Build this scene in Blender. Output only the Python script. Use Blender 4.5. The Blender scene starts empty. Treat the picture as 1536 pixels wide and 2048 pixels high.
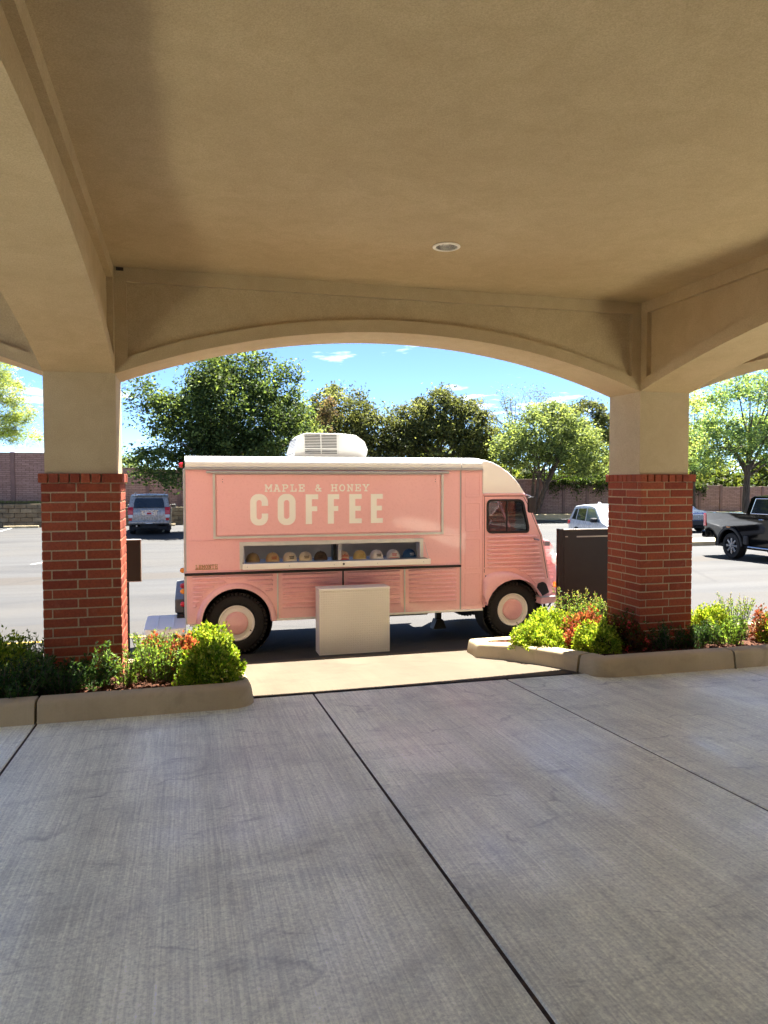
import bpy, bmesh, math, random
import numpy as np
from mathutils import Vector, Matrix
from mathutils.geometry import tessellate_polygon
random.seed(7)
rng = np.random.default_rng(7)
R = math.radians
scene = bpy.context.scene
COL = scene.collection

# ------------------------------------------------------------------ camera
cam_d = bpy.data.cameras.new('camera')
cam_d.sensor_fit = 'VERTICAL'
cam_d.sensor_height = 36.0
cam_d.lens = 36.0 * 1485.0 / 2048.0
cam_d.clip_end = 3000
cam_d.clip_start = 0.05
cam = bpy.data.objects.new('camera', cam_d)
COL.objects.link(cam)
psi, pit, rol = R(14.95), R(-2.28), R(-0.10)
Fv = Vector((math.sin(psi) * math.cos(pit), math.cos(psi) * math.cos(pit), math.sin(pit)))
Rv = Vector((math.cos(psi), -math.sin(psi), 0))
Uv = Rv.cross(Fv)
Rr = math.cos(rol) * Rv + math.sin(rol) * Uv
Ur = math.cos(rol) * Uv - math.sin(rol) * Rv
cam.matrix_world = Matrix(((Rr.x, Ur.x, -Fv.x, 0), (Rr.y, Ur.y, -Fv.y, 0), (Rr.z, Ur.z, -Fv.z, 1.7), (0, 0, 0, 1)))
scene.camera = cam

# ------------------------------------------------------------------ sky, sun, exposure
SUN_AZ, SUN_EL = R(35), R(62)          # azimuth measured from +Y (away from the lens) towards +X
world = bpy.data.worlds.new('World')
scene.world = world
world.use_nodes = True
wn, wl = world.node_tree.nodes, world.node_tree.links
wn.clear()
w_out = wn.new('ShaderNodeOutputWorld')
w_bg = wn.new('ShaderNodeBackground')
w_bg.inputs['Strength'].default_value = 0.050
w_sky = wn.new('ShaderNodeTexSky')
w_sky.sky_type = 'NISHITA'
w_sky.sun_disc = False
w_sky.sun_elevation = SUN_EL
w_sky.sun_rotation = SUN_AZ
w_sky.altitude = 4000
w_sky.air_density = 0.75
w_sky.dust_density = 0.2
w_sky.ozone_density = 6.0
# thin fair-weather clouds: noise laid out on a flat layer overhead (direction / height)
w_tc = wn.new('ShaderNodeTexCoord')
w_sep = wn.new('ShaderNodeSeparateXYZ')
wl.new(w_tc.outputs['Generated'], w_sep.inputs[0])
def wmath(op, a, b=None, c=None):
    n = wn.new('ShaderNodeMath'); n.operation = op
    for i, q in enumerate((a, b, c)):
        if q is None: continue
        if isinstance(q, (int, float)): n.inputs[i].default_value = q
        else: wl.new(q, n.inputs[i])
    return n.outputs[0]
w_z = wmath('ADD', wmath('MAXIMUM', w_sep.outputs['Z'], 0.0), 0.06)
w_cx = wmath('DIVIDE', w_sep.outputs['X'], w_z)
w_cy = wmath('DIVIDE', w_sep.outputs['Y'], w_z)
w_cmb = wn.new('ShaderNodeCombineXYZ')
wl.new(w_cx, w_cmb.inputs[0]); wl.new(w_cy, w_cmb.inputs[1]); w_cmb.inputs[2].default_value = 3.7
def wnoise(scale, detail, rough):
    n = wn.new('ShaderNodeTexNoise')
    n.inputs['Scale'].default_value = scale; n.inputs['Detail'].default_value = detail; n.inputs['Roughness'].default_value = rough
    wl.new(w_cmb.outputs[0], n.inputs['Vector'])
    return n.outputs['Fac']
w_big = wnoise(0.55, 2.0, 0.5)
w_fine = wnoise(2.6, 6.0, 0.55)
w_sum = wmath('ADD', wmath('MULTIPLY', w_big, 0.55), wmath('MULTIPLY', w_fine, 0.6))
w_mask = wmath('MULTIPLY', wmath('SUBTRACT', w_sum, 0.645), 10.0)
w_clamp = wn.new('ShaderNodeClamp'); wl.new(w_mask, w_clamp.inputs[0])
w_fac = wmath('MULTIPLY', w_clamp.outputs[0], 0.85)
w_mix = wn.new('ShaderNodeMix'); w_mix.data_type = 'RGBA'
wl.new(w_fac, w_mix.inputs['Factor'])
wl.new(w_sky.outputs[0], w_mix.inputs['A'])
w_mix.inputs['B'].default_value = (8.5, 8.8, 9.2, 1)
wl.new(w_mix.outputs['Result'], w_bg.inputs['Color'])
wl.new(w_bg.outputs[0], w_out.inputs[0])

sun_d = bpy.data.lights.new('sun', 'SUN')
sun_d.energy = 5.0
sun_d.angle = R(0.53)
sun_d.color = (1.0, 0.955, 0.89)
sun = bpy.data.objects.new('sun', sun_d)
COL.objects.link(sun)
sdir = Vector((math.sin(SUN_AZ) * math.cos(SUN_EL), math.cos(SUN_AZ) * math.cos(SUN_EL), math.sin(SUN_EL)))
sun.rotation_euler = sdir.to_track_quat('Z', 'Y').to_euler()
sun.location = sdir * 60

vs = scene.view_settings
vs.view_transform = 'Standard'
vs.look = 'None'
vs.gamma = 1.0
vs.exposure = 2.7
vs.use_curve_mapping = False
scene.cycles.use_denoising = True
scene.cycles.max_bounces = 6
scene.cycles.diffuse_bounces = 4
scene.cycles.glossy_bounces = 3
scene.cycles.transmission_bounces = 4
scene.cycles.transparent_max_bounces = 6
scene.cycles.use_adaptive_sampling = True
scene.cycles.adaptive_threshold = 0.006
scene.cycles.denoising_input_passes = 'RGB_ALBEDO_NORMAL'
scene.cycles.denoising_prefilter = 'ACCURATE'
scene.cycles.use_light_tree = False
scene.cycles.sample_clamp_indirect = 8.0

# ------------------------------------------------------------------ helpers: materials
def srgb(r, g, b):
    def c(x):
        x /= 255.0
        return x / 12.92 if x <= 0.04045 else ((x + 0.055) / 1.055) ** 2.4
    return (c(r), c(g), c(b), 1.0)

class NT:
    """tiny wrapper to write node trees shortly"""
    def __init__(s, name):
        s.mat = bpy.data.materials.new(name)
        s.mat.use_nodes = True
        s.n, s.l = s.mat.node_tree.nodes, s.mat.node_tree.links
        s.n.clear()
        s.out = s.n.new('ShaderNodeOutputMaterial')
        s.tc = s.n.new('ShaderNodeTexCoord')
        s.obj = s.tc.outputs['Object']
        s._pos = None
    @property
    def pos(s):
        if s._pos is None:
            s._pos = s.n.new('ShaderNodeNewGeometry').outputs['Position']
        return s._pos
    def put(s, sock, v):
        if isinstance(v, bpy.types.NodeSocket): s.l.new(v, sock)
        elif v is not None: sock.default_value = v
    def bsdf(s, color=None, rough=0.6, metal=0.0, spec=0.5, bump=None, coat=0.0, **kw):
        b = s.n.new('ShaderNodeBsdfPrincipled')
        s.put(b.inputs['Base Color'], color); s.put(b.inputs['Roughness'], rough); s.put(b.inputs['Metallic'], metal)
        s.put(b.inputs['Specular IOR Level'], spec)
        if coat: b.inputs['Coat Weight'].default_value = coat; b.inputs['Coat Roughness'].default_value = 0.05
        if bump is not None: s.l.new(bump, b.inputs['Normal'])
        for k, v in kw.items(): s.put(b.inputs[k.replace('_', ' ')], v)
        s.l.new(b.outputs[0], s.out.inputs[0])
        return b
    def mapping(s, vec, scale=(1, 1, 1), rot=(0, 0, 0), loc=(0, 0, 0)):
        m = s.n.new('ShaderNodeMapping')
        s.l.new(vec, m.inputs[0]); m.inputs['Scale'].default_value = scale; m.inputs['Rotation'].default_value = rot; m.inputs['Location'].default_value = loc
        return m.outputs[0]
    def noise(s, vec, scale=5, detail=4, rough=0.5, dist=0.0):
        n = s.n.new('ShaderNodeTexNoise')
        s.l.new(vec, n.inputs['Vector']); n.inputs['Scale'].default_value = scale; n.inputs['Detail'].default_value = detail
        n.inputs['Roughness'].default_value = rough; n.inputs['Distortion'].default_value = dist
        return n.outputs['Fac']
    def voronoi(s, vec, scale=5, feature='F1', out='Distance', rnd=1.0):
        n = s.n.new('ShaderNodeTexVoronoi'); n.feature = feature
        s.l.new(vec, n.inputs['Vector']); n.inputs['Scale'].default_value = scale; n.inputs['Randomness'].default_value = rnd
        return n.outputs[out]
    def math(s, op, a, b=None, c=None):
        n = s.n.new('ShaderNodeMath'); n.operation = op
        for i, q in enumerate((a, b, c)):
            if q is not None: s.put(n.inputs[i], q)
        return n.outputs[0]
    def ramp(s, fac, stops, interp='LINEAR'):
        n = s.n.new('ShaderNodeValToRGB')
        s.l.new(fac, n.inputs[0])
        cr = n.color_ramp; cr.interpolation = interp
        while len(cr.elements) < len(stops): cr.elements.new(0.5)
        for e, (p, c) in zip(cr.elements, stops):
            e.position = p; e.color = c if len(c) == 4 else (*c, 1)
        return n.outputs[0]
    def rng(s, fac, a, b, c=0.0, d=1.0):
        n = s.n.new('ShaderNodeMapRange')
        s.put(n.inputs['Value'], fac)
        for k, v in zip(('From Min', 'From Max', 'To Min', 'To Max'), (a, b, c, d)): n.inputs[k].default_value = v
        return n.outputs[0]
    def mix(s, fac, a, b, mode='MIX'):
        n = s.n.new('ShaderNodeMix'); n.data_type = 'RGBA'; n.blend_type = mode
        s.put(n.inputs['Factor'], fac); s.put(n.inputs['A'], a); s.put(n.inputs['B'], b)
        return n.outputs['Result']
    def bump(s, h, strength=0.3, dist=0.01, normal=None):
        n = s.n.new('ShaderNodeBump')
        s.l.new(h, n.inputs['Height']); n.inputs['Strength'].default_value = strength; n.inputs['Distance'].default_value = dist
        if normal is not None: s.l.new(normal, n.inputs['Normal'])
        return n.outputs[0]
    def rand(s):
        return s.n.new('ShaderNodeObjectInfo').outputs['Random']

def g(v): return (v, v, v, 1)

def simple(name, col, rough=0.5, metal=0.0, spec=0.5, coat=0.0, var=0.08, vscale=3.0, bumps=0.0, bscale=60.0):
    t = NT(name)
    n = t.noise(t.obj, vscale, 4, 0.55)
    lo = tuple(c * (1 - var) for c in col[:3]); hi = tuple(min(1, c * (1 + var)) for c in col[:3])
    c = t.ramp(n, [(0.3, lo), (0.7, hi)])
    rr = t.rng(t.noise(t.obj, vscale * 4, 3), 0.3, 0.7, max(0.02, rough * 0.85), min(1, rough * 1.15))
    b = t.bump(t.noise(t.obj, bscale, 3), bumps, 0.01) if bumps else None
    t.bsdf(c, rr, metal, spec, b, coat)
    return t.mat

M = {}
# stucco of the canopy: fine sand float finish with trowel sweeps
t = NT('stucco')
n1 = t.noise(t.pos, 0.9, 4, 0.6, 0.8); n2 = t.noise(t.pos, 5.5, 3, 0.68, 0.6); n3 = t.noise(t.pos, 130, 3, 0.7); 
c = t.mix(t.rng(n1, 0.3, 0.7), srgb(196, 174, 136), srgb(208, 186, 147))
c = t.mix(t.rng(n2, 0.4, 0.7, 0, 0.5), c, srgb(184, 162, 125))
c = t.mix(t.rng(n3, 0.35, 0.7, 0, 0.5), c, srgb(150, 128, 94))
b3 = t.bump(n3, 0.6, 0.006)
t.bsdf(c, 0.88, 0, 0.25, b3); M['stucco'] = t.mat

# brick: colour from each brick's own random value, gritty face
def brick_mat(name, per_object=True):
    t = NT(name)
    if per_object: r = t.rand()
    else: r = t.voronoi(t.mapping(t.pos, (4, 4, 12.3)), 1.0, 'F1', 'Color')
    base = t.ramp(r, [(0.0, srgb(136, 62, 42)), (0.25, srgb(152, 74, 48)), (0.55, srgb(160, 80, 52)), (0.85, srgb(166, 86, 58)), (1.0, srgb(140, 68, 50))])
    n = t.noise(t.pos, 55, 5, 0.65); v = t.voronoi(t.pos, 130)
    c = t.mix(t.rng(n, 0.35, 0.75, 0, 0.5), base, srgb(98, 40, 28))
    c = t.mix(t.rng(t.noise(t.pos, 9, 4, 0.6), 0.6, 0.8, 0, 0.35), c, srgb(186, 136, 108))
    bb = t.bump(t.math('ADD', n, t.math('MULTIPLY', v, 0.6)), 0.6, 0.006)
    t.bsdf(c, 0.85, 0, 0.25, bb); return t.mat
M['brick'] = brick_mat('brick_face')
M['brick_far'] = brick_mat('brick_face_joined', False)
t = NT('mortar'); n = t.noise(t.pos, 70, 4, 0.6)
t.bsdf(t.ramp(n, [(0.3, srgb(156, 134, 104)), (0.7, srgb(184, 162, 130))]), 0.95, 0, 0.2, t.bump(n, 0.6, 0.008)); M['mortar'] = t.mat

# broomed concrete of the drive: stripes along Y, stains, worn glossy traffic lanes, hairline cracks
def concrete_mat(name, tint_a, tint_b, broom=1.0, gloss=True):
    t = NT(name)
    wob = t.noise(t.pos, 0.5, 2, 0.5)
    br = t.noise(t.mapping(t.pos, (46, 1.1, 1)), 1.6, 3, 0.65, 0.25)
    br2 = t.noise(t.mapping(t.pos, (120, 1.6, 1), (0, 0, R(1.5))), 1.0, 2, 0.6)
    lane = t.noise(t.mapping(t.pos, (1.7, 0.16, 1)), 1.0, 3, 0.5, 0.3)
    patch = t.noise(t.pos, 0.7, 6, 0.62, 0.5)
    patch2 = t.noise(t.mapping(t.pos, (1, 0.6, 1), (0, 0, R(12))), 2.4, 6, 0.66, 0.8)
    grit = t.noise(t.pos, 60, 3, 0.7)
    c = t.mix(t.rng(patch, 0.34, 0.68), tint_a, tint_b)
    c = t.mix(t.rng(lane, 0.38, 0.62, 0.0, 0.5), c, tuple(x * 0.72 for x in tint_a[:3]) + (1,))
    c = t.mix(t.rng(patch2, 0.52, 0.72, 0, 0.55), c, tuple(x * 0.55 for x in tint_a[:3]) + (1,))
    c = t.mix(t.math('MULTIPLY', t.rng(br, 0.45, 0.72, 0, 0.45 * broom), t.rng(patch, 0.3, 0.6, 0.4, 1)), c, tuple(x * 0.5 for x in tint_a[:3]) + (1,))
    c = t.mix(t.rng(br2, 0.5, 0.8, 0, 0.25 * broom), c, tuple(min(1, x * 1.3) for x in tint_b[:3]) + (1,))
    c = t.mix(t.rng(grit, 0.55, 0.8, 0, 0.25), c, tuple(x * 0.55 for x in tint_a[:3]) + (1,))
    # hairline cracks running across the drive, broken up
    wv = t.n.new('ShaderNodeVectorMath'); wv.operation = 'ADD'
    sc = t.n.new('ShaderNodeVectorMath'); sc.operation = 'SCALE'
    nz = t.n.new('ShaderNodeTexNoise'); t.l.new(t.pos, nz.inputs['Vector']); nz.inputs['Scale'].default_value = 2.2; nz.inputs['Detail'].default_value = 5
    t.l.new(nz.outputs['Color'], sc.inputs[0]); sc.inputs['Scale'].default_value = 0.55
    t.l.new(t.pos, wv.inputs[0]); t.l.new(sc.outputs[0], wv.inputs[1])
    ed = t.voronoi(t.mapping(wv.outputs[0], (0.55, 1.25, 1)), 1.0, 'DISTANCE_TO_EDGE')
    crk = t.math('MULTIPLY', t.rng(ed, 0.0, 0.011, 1, 0), t.rng(t.noise(t.pos, 1.1, 3, 0.6), 0.52, 0.68, 0, 0.45))
    if gloss: c = t.mix(crk, c, (0.10, 0.095, 0.09, 1))
    spot = t.rng(t.voronoi(t.pos, 1.9), 0.0, 0.022, 1, 0)
    c = t.mix(t.math('MULTIPLY', spot, 0.8), c, (0.03, 0.028, 0.026, 1))
    h = t.math('ADD', t.math('MULTIPLY', br, 0.7 * broom), t.math('MULTIPLY', grit, 0.25))
    bb = t.bump(h, 0.22, 0.006)
    if gloss:
        wear = t.math('MULTIPLY', t.rng(lane, 0.34, 0.6, 1, 0), t.rng(patch, 0.3, 0.62, 0.1, 1))
        rough = t.rng(t.math('ADD', wear, t.math('MULTIPLY', grit, 0.2)), 0.1, 1.0, 0.50, 0.24)
        spec = t.rng(wear, 0, 1, 0.7, 1.0)
    else: rough, spec = 0.85, 0.3
    t.bsdf(c, rough, 0, spec, bb); return t.mat
t = NT('broomed_concrete')
patch = t.noise(t.pos, 0.75, 4, 0.62, 0.5)
c = t.mix(t.rng(patch, 0.33, 0.68), srgb(236, 238, 214), srgb(252, 254, 232))
val = t.rng(t.noise(t.mapping(t.pos, (80, 2.0, 1)), 1.0, 2, 0.6), 0.32, 0.68, 0.86, 1.12)                       # broom lines
val = t.math('MULTIPLY', val, t.rng(t.noise(t.mapping(t.pos, (150, 2.2, 1), (0, 0, R(1.0))), 1.0, 2, 0.6), 0.3, 0.7, 0.88, 1.10))
val = t.math('MULTIPLY', val, t.rng(t.noise(t.mapping(t.pos, (9, 0.35, 1)), 1.0, 4, 0.65, 0.2), 0.35, 0.65, 0.90, 1.06))
lane = t.noise(t.mapping(t.pos, (1.9, 0.14, 1)), 1.0, 3, 0.55, 0.3)
val = t.math('MULTIPLY', val, t.rng(lane, 0.36, 0.64, 1.08, 0.88))                                                # wheel lanes
st = t.noise(t.mapping(t.pos, (0.8, 1.3, 1), (0, 0, R(10))), 1.7, 4, 0.7, 0.7)
val = t.math('MULTIPLY', val, t.rng(st, 0.50, 0.72, 1.0, 0.70))                                                   # dirt stains
st2 = t.noise(t.mapping(t.pos, (1.1, 5.5, 1)), 1.3, 4, 0.72, 1.0)
val = t.math('MULTIPLY', val, t.rng(t.math('MULTIPLY', t.rng(st2, 0.56, 0.70, 0, 1), t.rng(t.noise(t.pos, 7, 2, .7), .4, .6, 0, 1)), 0, 1, 1.0, 0.66))
grit = t.noise(t.pos, 70, 3, 0.8)
val = t.math('MULTIPLY', val, t.rng(grit, 0.32, 0.68, 1.18, 0.70))
pit = t.math('MULTIPLY', t.rng(t.voronoi(t.pos, 7.0), 0.0, 0.05, 1, 0), t.rng(t.noise(t.pos, 3.1, 2), .5, .6, 0, 1))
val = t.math('MULTIPLY', val, t.rng(pit, 0, 1, 1, 0.3))
# hairline cracks across the drive, dirty and broken
wv = t.n.new('ShaderNodeVectorMath'); wv.operation = 'ADD'
sc = t.n.new('ShaderNodeVectorMath'); sc.operation = 'SCALE'
nz = t.n.new('ShaderNodeTexNoise'); t.l.new(t.pos, nz.inputs['Vector']); nz.inputs['Scale'].default_value = 3.0; nz.inputs['Detail'].default_value = 3
t.l.new(nz.outputs['Color'], sc.inputs[0]); sc.inputs['Scale'].default_value = 0.5
t.l.new(t.pos, wv.inputs[0]); t.l.new(sc.outputs[0], wv.inputs[1])
ed = t.voronoi(t.mapping(wv.outputs[0], (0.45, 1.1, 1)), 1.0, 'DISTANCE_TO_EDGE')
crk = t.math('MULTIPLY', t.rng(ed, 0.0, 0.014, 1, 0), t.rng(t.noise(t.pos, 2.3, 3, 0.7), 0.48, 0.66, 0, 1))
val = t.math('MULTIPLY', val, t.rng(crk, 0, 1, 1, 0.5))
cv = t.n.new('ShaderNodeCombineColor'); 
for k_ in range(3): t.l.new(val, cv.inputs[k_])
c = t.mix(1.0, c, cv.outputs[0], 'MULTIPLY')
wear = t.math('MULTIPLY', t.rng(lane, 0.36, 0.6, 1, 0), t.rng(patch, 0.35, 0.62, 0.0, 1))
rough = t.rng(t.math('ADD', wear, t.math('MULTIPLY', t.math('SUBTRACT', grit, .5), 0.5)), 0.0, 1.0, 0.52, 0.26)
t.bsdf(c, rough, 0, t.rng(wear, 0, 1, 0.55, 1.0), t.bump(grit, 0.12, 0.004), IOR=1.8); M['concrete'] = t.mat
M['apron'] = concrete_mat('apron_concrete', srgb(86, 75, 57), srgb(96, 85, 67), 0.4, False)
M['kerb'] = concrete_mat('kerb_concrete', srgb(184, 164, 126), srgb(206, 188, 150), 0.15, False)
t = NT('joint_filler'); t.bsdf(t.ramp(t.noise(t.pos, 30, 3), [(0.3, (0.03, 0.022, 0.017)), (0.7, (0.075, 0.052, 0.04))]), 0.9, 0, 0.2); M['joint'] = t.mat

# weathered parking-lot asphalt, seal bands running along X
t = NT('asphalt')
a1 = t.noise(t.mapping(t.pos, (0.05, 0.5, 1)), 1.5, 5, 0.6, 0.6); a2 = t.noise(t.pos, 0.28, 5, 0.6, 0.5); a3 = t.noise(t.pos, 70, 3, 0.7); a4 = t.voronoi(t.pos, 55)
c = t.mix(t.rng(a1, 0.35, 0.65), srgb(46, 46, 46), srgb(66, 66, 65))
c = t.mix(t.rng(a2, 0.42, 0.66, 0, 0.55), c, srgb(70, 67, 61))
sep = t.n.new('ShaderNodeSeparateXYZ'); t.l.new(t.pos, sep.inputs[0])
wy = t.math('ADD', sep.outputs['Y'], t.math('MULTIPLY', t.math('SUBTRACT', a2, 0.5), 1.6))
band = t.math('MULTIPLY', t.math('LESS_THAN', t.math('ABSOLUTE', t.math('SUBTRACT', wy, 20.3)), 0.8), 0.75)
c = t.mix(band, c, srgb(58, 51, 42))
band2 = t.math('MULTIPLY', t.math('LESS_THAN', wy, 12.4), 0.7)
c = t.mix(band2, c, srgb(60, 57, 52))
c = t.mix(t.rng(a3, 0.4, 0.75, 0, 0.6), c, srgb(40, 39, 38))
cr = t.voronoi(t.mapping(t.pos, (0.06, 0.26, 1)), 1.0, 'DISTANCE_TO_EDGE')
c = t.mix(t.math('MULTIPLY', t.rng(cr, 0, 0.006, 1, 0), 0.6), c, srgb(40, 39, 38))
t.bsdf(c, 0.8, 0, 0.35, t.bump(t.math('ADD', a3, t.math('MULTIPLY', a4, 0.8)), 0.6, 0.01)); M['asphalt'] = t.mat
t = NT('mulch'); n = t.noise(t.pos, 38, 5, 0.7)
t.bsdf(t.ramp(n, [(0.3, srgb(46, 27, 18)), (0.55, srgb(92, 58, 40)), (0.75, srgb(140, 98, 70))]), 0.95, 0, 0.2, t.bump(n, 1.0, 0.03)); M['mulch'] = t.mat
t = NT('grass_soil'); n = t.noise(t.pos, 6, 5, 0.7)
t.bsdf(t.ramp(n, [(0.3, srgb(78, 92, 42)), (0.55, srgb(112, 124, 60)), (0.75, srgb(150, 140, 90))]), 0.95, 0, 0.2, t.bump(n, 1.0, 0.03)); M['grass'] = t.mat
M['yellow_paint'] = simple('yellow_road_paint', srgb(196, 160, 70), 0.8, var=0.2, vscale=6)
M['white_paint'] = simple('white_road_paint', srgb(205, 203, 196), 0.8, var=0.12, vscale=6)

# ------------------------------------------------------------------ helpers: meshes
def tag(o, label=None, cat=None, group=None, kind=None):
    for k, v in (('label', label), ('category', cat), ('group', group), ('kind', kind)):
        if v: o[k] = v
    return o

def empty(name, loc=(0, 0, 0), rz=0.0, label=None, cat=None, group=None):
    o = bpy.data.objects.new(name, None)
    o.empty_display_size = 0.2
    COL.objects.link(o)
    o.location = loc; o.rotation_euler = (0, 0, rz)
    return tag(o, label, cat, group)

class MB:
    def __init__(s): s.v, s.f = [], []
    def add(s, vs_, fs_):
        o = len(s.v)
        s.v += [tuple(p) for p in vs_]
        s.f += [tuple(i + o for i in q) for q in fs_]
        return s
    def box(s, x0, x1, y0, y1, z0, z1, bev=0.0, M4=None):
        if bev <= 0:
            vs_ = [(x, y, z) for x in (x0, x1) for y in (y0, y1) for z in (z0, z1)]
            fs_ = [(0, 1, 3, 2), (4, 6, 7, 5), (0, 4, 5, 1), (2, 3, 7, 6), (0, 2, 6, 4), (1, 5, 7, 3)]
        else:
            b = min(bev, (x1 - x0) * .49, (y1 - y0) * .49, (z1 - z0) * .49)
            vs_ = []; idx = {}
            for i in (0, 1):
                for j in (0, 1):
                    for k in (0, 1):
                        x, y, z = (x0, x1)[i], (y0, y1)[j], (z0, z1)[k]
                        dx, dy, dz = b * (1 - 2 * i), b * (1 - 2 * j), b * (1 - 2 * k)
                        for ax, p in enumerate(((x, y + dy, z + dz), (x + dx, y, z + dz), (x + dx, y + dy, z))):
                            idx[i, j, k, ax] = len(vs_); vs_.append(p)
            fs_ = []
            I = lambda i, j, k, a: idx[i, j, k, a]
            for i in (0, 1):
                q = [I(i, 0, 0, 0), I(i, 1, 0, 0), I(i, 1, 1, 0), I(i, 0, 1, 0)]; fs_.append(q if i else q[::-1])
            for j in (0, 1):
                q = [I(0, j, 0, 1), I(0, j, 1, 1), I(1, j, 1, 1), I(1, j, 0, 1)]; fs_.append(q if j else q[::-1])
            for k in (0, 1):
                q = [I(0, 0, k, 2), I(1, 0, k, 2), I(1, 1, k, 2), I(0, 1, k, 2)]; fs_.append(q if k else q[::-1])
            for a in (0, 1):
                for c_ in (0, 1):
                    fs_.append([I(a, c_, 0, 0), I(a, c_, 1, 0), I(a, c_, 1, 1), I(a, c_, 0, 1)])
                    fs_.append([I(a, 0, c_, 0), I(a, 1, c_, 0), I(a, 1, c_, 2), I(a, 0, c_, 2)])
                    fs_.append([I(0, a, c_, 1), I(1, a, c_, 1), I(1, a, c_, 2), I(0, a, c_, 2)])
            for i in (0, 1):
                for j in (0, 1):
                    for k in (0, 1): fs_.append([I(i, j, k, 0), I(i, j, k, 1), I(i, j, k, 2)])
        if M4 is not None: vs_ = [M4 @ Vector(p) for p in vs_]
        return s.add(vs_, fs_)
    def tube(s, pts, rad, n=8, cap=True, flat=1.0):
        pts = [Vector(p) for p in pts]
        if not isinstance(rad, (list, tuple)): rad = [rad] * len(pts)
        rings = []; up0 = None
        vs_, fs_ = [], []
        for i, p in enumerate(pts):
            d = (pts[min(i + 1, len(pts) - 1)] - pts[max(i - 1, 0)]).normalized()
            if up0 is None: up0 = Vector((0, 0, 1)) if abs(d.z) < .9 else Vector((1, 0, 0))
            a = d.cross(up0).normalized(); b = a.cross(d).normalized(); up0 = b
            for k in range(n):
                an = 2 * math.pi * k / n
                vs_.append(p + a * math.cos(an) * rad[i] + b * math.sin(an) * rad[i] * flat)
        for i in range(len(pts) - 1):
            for k in range(n):
                fs_.append((i * n + k, i * n + (k + 1) % n, (i + 1) * n + (k + 1) % n, (i + 1) * n + k))
        if cap:
            fs_.append(tuple(range(n))[::-1]); fs_.append(tuple((len(pts) - 1) * n + k for k in range(n)))
        return s.add(vs_, fs_)
    def lathe(s, prof, n=32, axis='y', c=(0, 0, 0), close=False):
        """prof = [(radius, along)], turned about an axis through c"""
        vs_, fs_ = [], []
        for r, a in prof:
            for k in range(n):
                an = 2 * math.pi * k / n
                u, w = r * math.cos(an), r * math.sin(an)
                p = {'y': (u, a, w), 'z': (u, w, a), 'x': (a, u, w)}[axis]
                vs_.append((p[0] + c[0], p[1] + c[1], p[2] + c[2]))
        m = len(prof)
        for i in range(m - 1 if not close else m):
            for k in range(n):
                fs_.append((i * n + k, i * n + (k + 1) % n, ((i + 1) % m) * n + (k + 1) % n, ((i + 1) % m) * n + k))
        return s.add(vs_, fs_)
    def plate(s, outer, holes=(), a=0.0, b=0.02, axis='y'):
        """flat polygon (u,w) with holes, extruded from a to b along an axis"""
        loops = [list(outer)] + [list(h) for h in holes]
        flat = [p for L in loops for p in L]
        tris = tessellate_polygon([[Vector((p[0], p[1], 0)) for p in L] for L in loops])
        P = {'y': lambda u, w, q: (u, q, w), 'z': lambda u, w, q: (u, w, q), 'x': lambda u, w, q: (q, u, w)}[axis]
        n = len(flat)
        vs_ = [P(u, w, a) for u, w in flat] + [P(u, w, b) for u, w in flat]
        fs_ = [tuple(q) for q in tris] + [tuple(i + n for i in q)[::-1] for q in tris]
        o = 0
        for L in loops:
            m = len(L)
            for i in range(m):
                j = (i + 1) % m
                fs_.append((o + i, o + j, n + o + j, n + o + i))
            o += m
        return s.add(vs_, fs_)
    def build(s, name, mat, parent=None, smooth=None, loc=None, bevel=0.0, kind=None, fix=True, weld=True):
        me = bpy.data.meshes.new(name)
        me.from_pydata(s.v, [], s.f)
        bm = bmesh.new(); bm.from_mesh(me)
        if weld: bmesh.ops.remove_doubles(bm, verts=bm.verts, dist=1e-5)
        if fix: bmesh.ops.recalc_face_normals(bm, faces=bm.faces)
        bm.to_mesh(me); bm.free()
        if smooth is not None:
            me.shade_smooth()
            me.set_sharp_from_angle(angle=R(smooth))
        me.materials.append(M[mat] if isinstance(mat, str) else mat)
        o = bpy.data.objects.new(name, me)
        COL.objects.link(o)
        if parent is not None: o.parent = parent
        if loc is not None: o.location = loc
        if bevel:
            m = o.modifiers.new('bevel', 'BEVEL'); m.width = bevel; m.segments = 2; m.limit_method = 'ANGLE'; m.angle_limit = R(35)
        if kind: o['kind'] = kind
        return o

def inst(src, name, parent, loc=(0, 0, 0), rot=(0, 0, 0), scale=(1, 1, 1)):
    """another object on the same mesh"""
    o = bpy.data.objects.new(name, src.data)
    COL.objects.link(o); o.parent = parent
    o.location = loc; o.rotation_euler = rot; o.scale = scale
    for m in src.modifiers:
        k = o.modifiers.new(m.name, m.type)
        if m.type == 'BEVEL': k.width = m.width; k.segments = m.segments; k.limit_method = m.limit_method; k.angle_limit = m.angle_limit
    return o

def arc(cx, cz, r, a0, a1, n, rz=None):
    rz = rz or r
    return [(cx + r * math.cos(R(a0 + (a1 - a0) * i / n)), cz + rz * math.sin(R(a0 + (a1 - a0) * i / n))) for i in range(n + 1)]

def rrect(x0, x1, z0, z1, r, n=4):
    return (arc(x1 - r, z1 - r, r, 0, 90, n) + arc(x0 + r, z1 - r, r, 90, 180, n) + arc(x0 + r, z0 + r, r, 180, 270, n) + arc(x1 - r, z0 + r, r, 270, 360, n))

# ------------------------------------------------------------------ the ground
KN = [(-40, 2.16), (5.9, 0.0), (6.6, -0.05), (8.4, -0.33), (9.3, -0.40), (12, -0.48), (20, -0.74), (35, -0.80), (70, -0.80), (3000, -0.80)]
def gz(y):
    for (a, za), (b, zb) in zip(KN, KN[1:]):
        if y <= b: return za + (zb - za) * (y - a) / (b - a)
    return KN[-1][1]

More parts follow.
